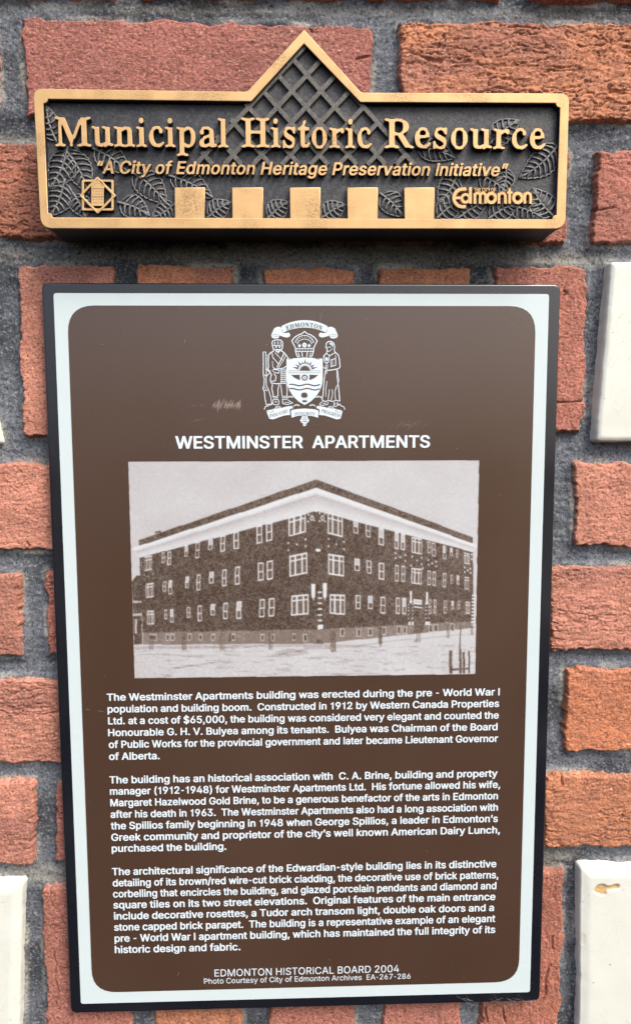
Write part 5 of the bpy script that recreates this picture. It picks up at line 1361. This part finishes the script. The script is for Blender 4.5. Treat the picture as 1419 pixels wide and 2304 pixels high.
sharp, soft = PIC, soften(PIC, 8)
PIC = 0.82 * soften(PIC, 1) + 0.18 * soft
yy_, xx_ = np.mgrid[0:PIC.shape[0], 0:PIC.shape[1]].astype(float)
brickish = np.exp(-((soft - 0.14) / 0.17) ** 2)
grain = fbm(xx_ / 1.5, yy_ / 1.5, 71, 2) + 0.5 * fbm(xx_ / 4.0, yy_ / 4.0, 73, 2)
PIC = PIC + grain * (0.06 + 0.19 * brickish) + 0.05 * fbm(xx_ / 60, yy_ / 40, 75, 3)
PIC = PIC + 0.06 * brickish * smooth(250, 620, xx_) + 0.05 * (xx_ / PIC.shape[1] - 0.4) * (sharp > 0.5)  # pale tones lighten to the right: gloss on the print painted into them
snowy = (yy_ > 335) & (soft > 0.5)
PIC = PIC - 0.16 * snowy * smooth(0.15, 0.6, fbm(xx_ / 26, yy_ / 3.5, 81, 3)) + 0.08 * snowy * fbm(xx_ / 3, yy_ / 2, 83, 2)
corners = [(289, 1038.8), (1077.7, 1035.5), (1068.7, 1517), (303.3, 1526.5)]
nx, ny = 620, 384
u, v = np.meshgrid(np.linspace(0, 1, nx), np.linspace(0, 1, ny))
gx_ = (corners[0][0] * (1 - u) + corners[1][0] * u) * (1 - v) + (corners[3][0] * (1 - u) + corners[2][0] * u) * v
gy_ = (corners[0][1] * (1 - u) + corners[1][1] * u) * (1 - v) + (corners[3][1] * (1 - u) + corners[2][1] * u) * v
W4 = [np.array(at(*c)) for c in corners]
X = (W4[0][0] * (1 - u) + W4[1][0] * u) * (1 - v) + (W4[3][0] * (1 - u) + W4[2][0] * u) * v
Z = (W4[0][1] * (1 - u) + W4[1][1] * u) * (1 - v) + (W4[3][1] * (1 - u) + W4[2][1] * u) * v
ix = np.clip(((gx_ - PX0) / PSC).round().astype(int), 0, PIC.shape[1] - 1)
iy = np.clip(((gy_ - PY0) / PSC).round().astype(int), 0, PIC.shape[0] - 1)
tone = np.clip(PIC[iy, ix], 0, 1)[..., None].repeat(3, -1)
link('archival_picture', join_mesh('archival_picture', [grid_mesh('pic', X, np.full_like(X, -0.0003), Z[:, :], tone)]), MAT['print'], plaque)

# ---- crest: white ink drawing
cr = Build()
cy_ = [INK]
CW, CB = 0, 1


def cp(x, y):
    return at(560 + x / 5.9125, 690 + y / 5.9125)


def fill(pts, c=CW):
    cr.poly([cp(*p) for p in pts], cy_[0], c)
    cy_[0] -= 0.0000008


def ln(pts, w=10, c=CW, closed=False):
    cr.ribbon([cp(*p) for p in pts], w / 5.9125 / 3090.0, cy_[0], c, closed)
    cy_[0] -= 0.0000008


def arcp(cx, cy, rx, ry, a0, a1, n=12):
    return arc_px(cx, cy, rx, ry, a0, a1, n)


def ctext(s, cx, cy, rx, a0, a1, cap, font='small'):
    """Letters spread along an arc (angles in degrees, screen measure)."""
    tot = sum(GLYPH[font, c][0] for c in s)
    xs = rx * math.radians(abs(a1 - a0)) / tot
    loops, pen = [], 0.0
    for i, ch in enumerate(s):
        adv, gl = GLYPH[font, ch]
        a = math.radians(a0 + (a1 - a0) * (pen + adv / 2) / tot)
        pen += adv
        px, py = cx + rx * math.cos(a), cy - rx * math.sin(a)
        rot = a - math.pi / 2
        for l in gl:
            ll = Outline()
            ll.odd = i % 2
            for x, y in l:
                dx, dy = (x - adv / 2) * xs * 0.94, y * cap
                ll.append(cp(px + dx * math.cos(rot) - dy * math.sin(rot), py - (dx * math.sin(rot) + dy * math.cos(rot))))
            loops.append(ll)
    return loops


# top scroll
fill(arcp(738, 800, 620, 620, 119.5, 60.5, 20) + arcp(738, 890, 625, 610, 60.5, 119.5, 20))
for s in (-1, 1):
    def mx(pts):
        return [(738 + s * (x - 738), y) for x, y in pts]
    fill(mx([(440, 300), (420, 270), (375, 268), (335, 290), (312, 340), (295, 385), (310, 415), (350, 426), (395, 418), (404, 382), (450, 400), (500, 412), (540, 400), (550, 372), (530, 345), (480, 350), (432, 345)]))
    ln(mx([(436, 300), (448, 340), (490, 352), (545, 335)]), 5, CB)
    ln(mx([(310, 385), (340, 370), (400, 378)]), 5, CB)
    ln(mx([(335, 400), (350, 392), (385, 398)]), 5, CB)
name_text = ctext('EDMONTON', 738, 870, 600, 113, 67.5, 58)
# mural crown crest
ln([(570, 455), (605, 410), (660, 375), (700, 362), (738, 330), (776, 362), (820, 375), (870, 410), (906, 455), (885, 500), (862, 545), (858, 590), (840, 650), (820, 672)], 13)
ln([(570, 455), (592, 500), (616, 545), (618, 590), (636, 650), (656, 672)], 13)
ln(arcp(738, 505, 128, 122, 168, 12, 16), 9)
ln(arcp(738, 520, 102, 88, 165, 15, 14), 8)
for t in range(9):
    a = math.radians(158 - t * 17)
    x, y = 738 + 114 * math.cos(a), 510 - 105 * math.sin(a)
    fill([(x - 7, y), (x, y - 8), (x + 7, y), (x, y + 8)])
ln([(618, 556), (860, 556)], 9)
ln([(622, 596), (856, 596)], 11)
for x in (640, 675, 712, 750, 788, 825):
    fill([(x - 9, 575), (x, 566), (x + 9, 575), (x, 585)])
fill(arcp(738, 512, 30, 32, 0, 345, 14))
fill(arcp(738, 512, 8, 9, 0, 330, 8), CB)
for x in (672, 800):
    fill([(x, 490), (x + 10, 510), (x + 26, 512), (x + 12, 526), (x + 14, 544), (x, 534), (x - 14, 544), (x - 12, 526), (x - 26, 512), (x - 10, 510)])
fill([(718, 362), (738, 345), (758, 362), (738, 372)], CB)
ln([(655, 610), (672, 668)], 10)
ln([(702, 606), (712, 668)], 12)
ln([(776, 606), (766, 668)], 12)
ln([(822, 610), (804, 668)], 10)
# shield
fill([(498, 700), (520, 684), (580, 690), (640, 682), (738, 676), (840, 682), (900, 690), (955, 684), (980, 700), (980, 960), (972, 1030), (945, 1110), (895, 1190), (820, 1262), (740, 1308), (660, 1262), (585, 1190), (535, 1110), (506, 1030), (498, 960)])
ln([(520, 700), (545, 695), (580, 690)], 10, CB)
ln([(885, 690), (920, 698), (950, 690)], 10, CB)
fill([(666, 848)] + arcp(744, 850, 78, 74, 180, 0, 14) + [(822, 848)], CB)
ln(arcp(744, 850, 68, 66, 180, 0, 14), 7)
for a, l in ((164, 175), (148, 150), (128, 150), (109, 120), (90, 150), (71, 120), (52, 150), (32, 150), (16, 175)):
    r = math.radians(a)
    d = (math.cos(r), -math.sin(r))
    n_ = (-d[1], d[0])
    w_ = 17
    bs, tp = 92, max(120, l + 8)
    fill([(744 + d[0] * bs - n_[0] * w_, 850 + d[1] * bs - n_[1] * w_), (744 + d[0] * (bs + tp) / 2 + n_[0] * 4 - n_[0] * w_ * 0.5, 850 + d[1] * (bs + tp) / 2 - n_[1] * w_ * 0.3),
          (744 + d[0] * tp, 850 + d[1] * tp), (744 + d[0] * bs + n_[0] * w_, 850 + d[1] * bs + n_[1] * w_)], CB)
ln([(520, 855), (958, 855)], 6, CB)
ln([(520, 881), (958, 881)], 6, CB)
fill(arcp(740, 945, 38, 38, 0, 350, 20), CB)
for k in range(14):
    a = 2 * math.pi * k / 14
    ln([(740 + 34 * math.cos(a), 945 + 34 * math.sin(a)), (740 + 49 * math.cos(a), 945 + 49 * math.sin(a))], 7, CB)
fill(arcp(740, 945, 24, 24, 0, 350, 14))
fill(arcp(740, 945, 10, 10, 0, 340, 8), CB)
for s in (-1, 1):
    fill([(740 + s * x, y) for x, y in ((62, 905), (120, 908), (186, 908), (160, 925), (150, 940), (130, 945), (125, 958), (105, 958), (100, 972), (80, 968), (66, 984), (58, 960), (66, 935))], CB)
for y in (1042, 1098):
    ln([(535 + i * 20.5, y - 10 * math.sin(i / 20 * 4 * math.pi + 0.6)) for i in range(21)], 17, CB)
fill([(690, 1190), (700, 1155), (712, 1140), (722, 1152), (738, 1132), (752, 1152), (768, 1140), (780, 1190), (762, 1212), (712, 1212)], CB)
fill([(706, 1245), (772, 1245), (768, 1272), (712, 1272)], CB)
for x in (712, 738, 764):
    fill([(x - 5, 1222), (x + 5, 1222), (x + 5, 1232), (x - 5, 1232)], CB)
# left supporter: bearded man in fur cap with a rifle
ln([(330, 590), (325, 560), (312, 520), (308, 470), (330, 448), (375, 442), (425, 446), (448, 475), (446, 540), (432, 590), (470, 615), (500, 650), (520, 690)], 12)
ln([(330, 590), (290, 612), (262, 640), (256, 720), (262, 790), (250, 850), (285, 880), (300, 905), (284, 960), (290, 1010)], 12)
ln([(318, 515), (375, 520), (440, 512)], 9)
ln([(345, 465), (345, 505)], 12)
ln([(385, 462), (386, 505)], 12)
ln([(420, 465), (420, 500)], 9)
fill([(352, 530), (372, 524), (372, 545), (352, 548)])
fill([(398, 524), (420, 530), (418, 546), (398, 548)])
fill([(340, 560), (370, 568), (385, 562), (400, 568), (428, 558), (415, 600), (388, 622), (362, 602)])
fill([(366, 580), (402, 580), (398, 588), (370, 588)], CB)
for x in (356, 374, 392, 408):
    ln([(x, 594), (x + 2, 612)], 4, CB)
ln([(305, 615), (320, 680), (400, 770)], 10)
ln([(345, 612), (430, 700), (460, 720)], 8)
ln([(470, 610), (430, 700), (372, 810)], 12)
ln([(492, 640), (455, 720), (388, 822)], 8)
ln([(312, 725), (318, 800)], 7)
ln([(318, 805), (345, 830), (410, 828), (470, 815), (495, 790)], 12)
ln([(305, 850), (350, 880), (395, 885), (405, 850), (370, 840), (315, 838)], 9)
ln([(330, 890), (360, 925), (352, 985), (300, 995)], 11)
ln([(290, 1015), (370, 1026), (440, 1018), (495, 1022)], 12)
for x in (437, 458, 480):
    for y in range(835, 1000, 26):
        fill([(x - 8, y), (x + 8, y), (x + 8, y + 14), (x - 8, y + 14)])
ln([(425, 830), (425, 1010)], 6)
ln([(495, 830), (492, 1010)], 6)
ln([(312, 1030), (305, 1090), (322, 1170), (316, 1200)], 11)
ln([(400, 1032), (385, 1110), (388, 1190)], 10)
ln([(420, 1035), (432, 1110), (440, 1190)], 10)
ln([(500, 1030), (508, 1110), (505, 1190)], 10)
for y in (1190, 1210, 1232):
    ln([(320, y), (350, y + 8), (388, y - 4)], 9)
    ln([(438, y), (475, y + 6), (512, y - 4)], 9)
ln([(322, 1240), (315, 1290), (350, 1308), (395, 1300), (400, 1262), (385, 1232)], 10)
ln([(345, 1268), (375, 1268)], 10)
ln([(445, 1245), (450, 1290), (510, 1302), (580, 1282), (545, 1262), (515, 1240)], 10)
ln([(470, 1272), (540, 1276)], 7)
# rifle
ln([(190, 605), (192, 740), (190, 900), (205, 960), (200, 1060), (185, 1085), (205, 1130), (215, 1230), (232, 1308)], 11)
ln([(225, 605), (228, 720), (232, 880), (228, 960), (232, 1050), (262, 1110), (290, 1200), (305, 1300), (232, 1308)], 10)
ln([(188, 604), (228, 604)], 8)
for y in range(640, 860, 22):
    ln([(222, y), (240, y + 8)], 6)
ln([(232, 830), (275, 850), (285, 875), (255, 905), (225, 920)], 10)
ln([(200, 905), (240, 930)], 9)
ln([(205, 1070), (245, 1120), (200, 1110)], 8)
# right supporter: robed woman with torch and book
ln([(1030, 620), (1040, 575), (1022, 540), (1028, 490), (1050, 466), (1090, 462), (1125, 485), (1138, 530), (1132, 580), (1148, 612), (1185, 640), (1200, 700), (1210, 800), (1190, 825), (1120, 840), (1040, 850)], 12)
ln([(1030, 620), (1000, 650), (995, 690)], 11)
fill([(1065, 482), (1095, 478), (1118, 500), (1112, 545), (1098, 520), (1075, 505)])
ln([(1080, 490), (1108, 520)], 5, CB)
fill([(1040, 540), (1050, 530), (1058, 545), (1044, 552)])
fill([(1068, 535), (1084, 532), (1084, 548), (1068, 548)])
ln([(1040, 590), (1060, 600), (1090, 575), (1110, 555)], 7)
ln([(1060, 660), (1110, 630), (1142, 615)], 10)
ln([(1088, 715), (1088, 800)], 9)
ln([(1110, 710), (1110, 795)], 7)
ln([(1085, 712), (1150, 690), (1152, 780), (1085, 800)], 10)
ln([(1150, 640), (1152, 690)], 8)
ln([(990, 660), (1005, 640), (1030, 625), (1055, 640), (1068, 665), (1060, 720), (1050, 745), (1008, 740), (995, 700), (990, 660)], 10)
fill([(1010, 690), (1022, 665), (1032, 690), (1042, 668), (1052, 695), (1045, 722), (1018, 722)])
ln([(1015, 760), (1045, 762)], 9)
ln([(1020, 775), (1022, 840), (1030, 895), (1040, 840), (1044, 775)], 9)
ln([(985, 800), (1000, 820), (1022, 815)], 10)
ln([(1015, 850), (1000, 960), (990, 1080), (985, 1160), (970, 1240)], 11)
ln([(1168, 840), (1172, 930), (1190, 1080), (1200, 1180), (1205, 1260)], 12)
ln([(1180, 850), (1195, 1000)], 7)
ln([(1035, 990), (1022, 1090), (1020, 1200)], 8)
ln([(1068, 1100), (1052, 1240)], 8)
ln([(1105, 1100), (1110, 1170), (1090, 1250)], 8)
ln([(1170, 1040), (1140, 1130), (1150, 1240)], 8)
ln([(968, 1240), (1010, 1262), (1060, 1250), (1110, 1262), (1160, 1245), (1205, 1258)], 10)
ln([(985, 1262), (945, 1285), (938, 1308), (985, 1312), (1045, 1302), (1050, 1268)], 9)
ln([(985, 1290), (1025, 1282)], 8)
ln([(1130, 1270), (1125, 1318), (1150, 1330), (1178, 1312), (1172, 1268)], 9)
ln([(1145, 1278), (1148, 1308)], 8)
# grassy mount
for s in (-1, 1):
    ln([(738 + s * x, y) for x, y in ((535, 1370), (520, 1330), (480, 1320), (470, 1295), (450, 1310), (440, 1290))], 10)
    for bx, by in ((350, 1340), (105, 1315), (190, 1205)):
        pts = [(bx - 36, by + 8), (bx - 26, by - 10), (bx - 14, by + 2), (bx, by - 16), (bx + 14, by), (bx + 28, by - 8), (bx + 36, by + 14)]
        ln([(738 + s * x, y) for x, y in pts], 9)
# motto scrolls
fill([(558, 1378), (640, 1362), (738, 1355), (836, 1362), (925, 1376), (918, 1478), (838, 1455), (738, 1446), (640, 1455), (566, 1478)])
fill([(232, 1385), (330, 1358), (430, 1348), (520, 1325), (575, 1320), (592, 1350), (545, 1372), (555, 1440), (470, 1448), (380, 1478), (320, 1500), (270, 1492), (250, 1440)])
fill([(1245, 1385), (1150, 1358), (1050, 1348), (960, 1325), (905, 1320), (888, 1350), (935, 1372), (928, 1440), (1010, 1448), (1100, 1478), (1160, 1500), (1215, 1492), (1230, 1440)])
for s in (-1, 1):
    ln([(738 + s * x, y) for x, y in ((505, 1385), (455, 1405), (412, 1398), (415, 1372), (455, 1368))], 5, CB)
    ln([(738 + s * x, y) for x, y in ((150, 1340), (200, 1375), (185, 1440))], 6, CB)
    ln([(738 + s * x, y) for x, y in ((145, 1365), (190, 1385))], 5, CB)
motto_text = ctext('INTEGRITY', 740, 2360, 918, 98.2, 81.6, 42)


def straight(s, xa, ya, xb, yb, cap, bow=0):
    loops, pen = [], 0.0
    tot = sum(GLYPH['small', c][0] for c in s)
    xs = math.hypot(xb - xa, yb - ya) / tot
    ang = math.atan2(-(yb - ya), xb - xa)
    for i, ch in enumerate(s):
        adv, gl = GLYPH['small', ch]
        t = (pen + adv / 2) / tot
        pen += adv
        px, py = xa + (xb - xa) * t, ya + (yb - ya) * t + bow * 4 * t * (1 - t)
        a_ = ang + bow * 4 * (2 * t - 1) / max(1, abs(xb - xa))
        for l in gl:
            ll = Outline(cp(px + (x - adv / 2) * xs * 0.94 * math.cos(a_) - y * cap * math.sin(a_), py - ((x - adv / 2) * xs * 0.94 * math.sin(a_) + y * cap * math.cos(a_))) for x, y in l)
            ll.odd = i % 2
            loops.append(ll)
    return loops


motto_text += straight('INDUSTRY', 275, 1476, 528, 1402, 44, 8)
motto_text += straight('PROGRESS', 958, 1402, 1210, 1474, 44, 4)
# pendant below
fill([(705, 1455), (775, 1455), (785, 1490), (802, 1510), (785, 1540), (760, 1556), (762, 1578), (740, 1592), (716, 1578), (720, 1556), (695, 1540), (678, 1510), (695, 1490)])
ln([(700, 1505), (780, 1505)], 7, CB)
ln([(708, 1530), (772, 1530)], 10, CB)
ln([(726, 1465), (722, 1490)], 6, CB)
ln([(740, 1462), (740, 1490)], 6, CB)
ln([(756, 1465), (758, 1490)], 6, CB)
fill([(728, 1558), (752, 1558), (740, 1572)], CB)
crest = cr.done('crest', [MAT['ink'], MAT['brown']], plaque)
sheet('name_lettering', name_text, cy_[0] - 0.000003, MAT['brown'], crest)
sheet('motto_lettering', motto_text, cy_[0] - 0.000003, MAT['brown'], crest)

# ---- wear on the enamel: hairline scratches and flecks
sc_ = Build()
rs = random.Random(11)
ys = -0.00024


def scr(x, y, ang, l, w, bend=0.15):
    P = []
    for i in range(7):
        t = i / 6 - 0.5
        P.append(at(x + l * t * math.cos(ang) - bend * l * t * t * math.sin(ang), y + l * t * math.sin(ang) + bend * l * t * t * math.cos(ang)))
    sc_.ribbon(P, w / 3050.0, ys - rs.random() * 0.00003, 0, False, True)


for i in range(64):
    scr(508 + rs.uniform(-30, 32), 911 + rs.gauss(0, 3), math.radians(-66 + rs.gauss(0, 9)), rs.uniform(5, 24), rs.uniform(0.6, 1.5))
for i in range(18):
    scr(922 + rs.gauss(0, 16), 955 + rs.gauss(0, 4), math.radians(-35 + rs.gauss(0, 22)), rs.uniform(6, 20), rs.uniform(0.25, 0.6))
for x, y, a, l in ((436, 912, 5, 14), (722, 712, -75, 26), (455, 912, -20, 10), (198, 1596, 10, 12), (228, 1600, 12, 20), (700, 1040, 0, 10), (416, 768, -70, 14), (1112, 2000, 80, 14), (230, 775, -10, 10), (600, 775, 20, 8), (1070, 1760, 60, 6), (445, 945, -12, 30), (402, 2190, -60, 12)):
    scr(x, y, math.radians(a), l, 0.7)
for i in range(150):
    x, y = rs.uniform(190, 1160), rs.uniform(700, 2210)
    if 285 < x < 1080 and 1030 < y < 1530:
        continue
    p = at(x, y)
    r = rs.choice((0.4, 0.5, 0.6, 1.0)) / 3050.0
    sc_.poly([(p[0] + r * math.cos(t), p[1] + r * rs.uniform(0.7, 1.2) * math.sin(t)) for t in [2 * math.pi * j / 6 for j in range(6)]], ys - rs.random() * 0.00003)
sc_.done('scratches', MAT['scratch'], plaque)['kind'] = 'stuff'

# ------------------------------------------------------------------ cobweb and loose hairs
wb = Build()
rw = random.Random(5)
for i in range(30):
    x, y = 1130 + rw.gauss(0, 50), 2256 + rw.uniform(-10, 10)
    a, l = math.radians(rw.choice((35, 48, 60, -30, 12, 20))) + rw.gauss(0, 0.2), rw.uniform(8, 34)
    P = []
    for k in range(6):
        t = k / 5 - 0.5
        p = at(min(x, 1196) + l * t * math.cos(a), min(y + l * t * math.sin(a) + 4 * t * t, 2272), -0.0012)
        P.append((p[0], -0.0010 - 0.0006 * math.sin(math.pi * (t + 0.5)), p[1]))
    wb.tube(P, rw.uniform(0.00002, 0.000045), None, 4)
web = wb.done('cobweb', MAT['web'])
web['label'] = 'thin grey cobweb of tangled threads along the bottom right edge of the brown plaque'
web['category'] = 'cobweb'

hb = Build()
for pts, rr in ((((1144, 530), (1145, 548), (1149, 562), (1155, 578)), 0.00011),):
    P = []
    for k, (x, y) in enumerate(pts):
        d = -0.004 + 0.0035 * k
        p = at(x, y, d)
        P.append((p[0], d, p[1]))
    hb.tube(P, rr, rr * 0.6, 5)
hair = hb.done('loose_hair', MAT['web'])
hair['label'] = 'single pale hair hanging from the underside of the bronze plaque near its right end'
hair['category'] = 'hair'
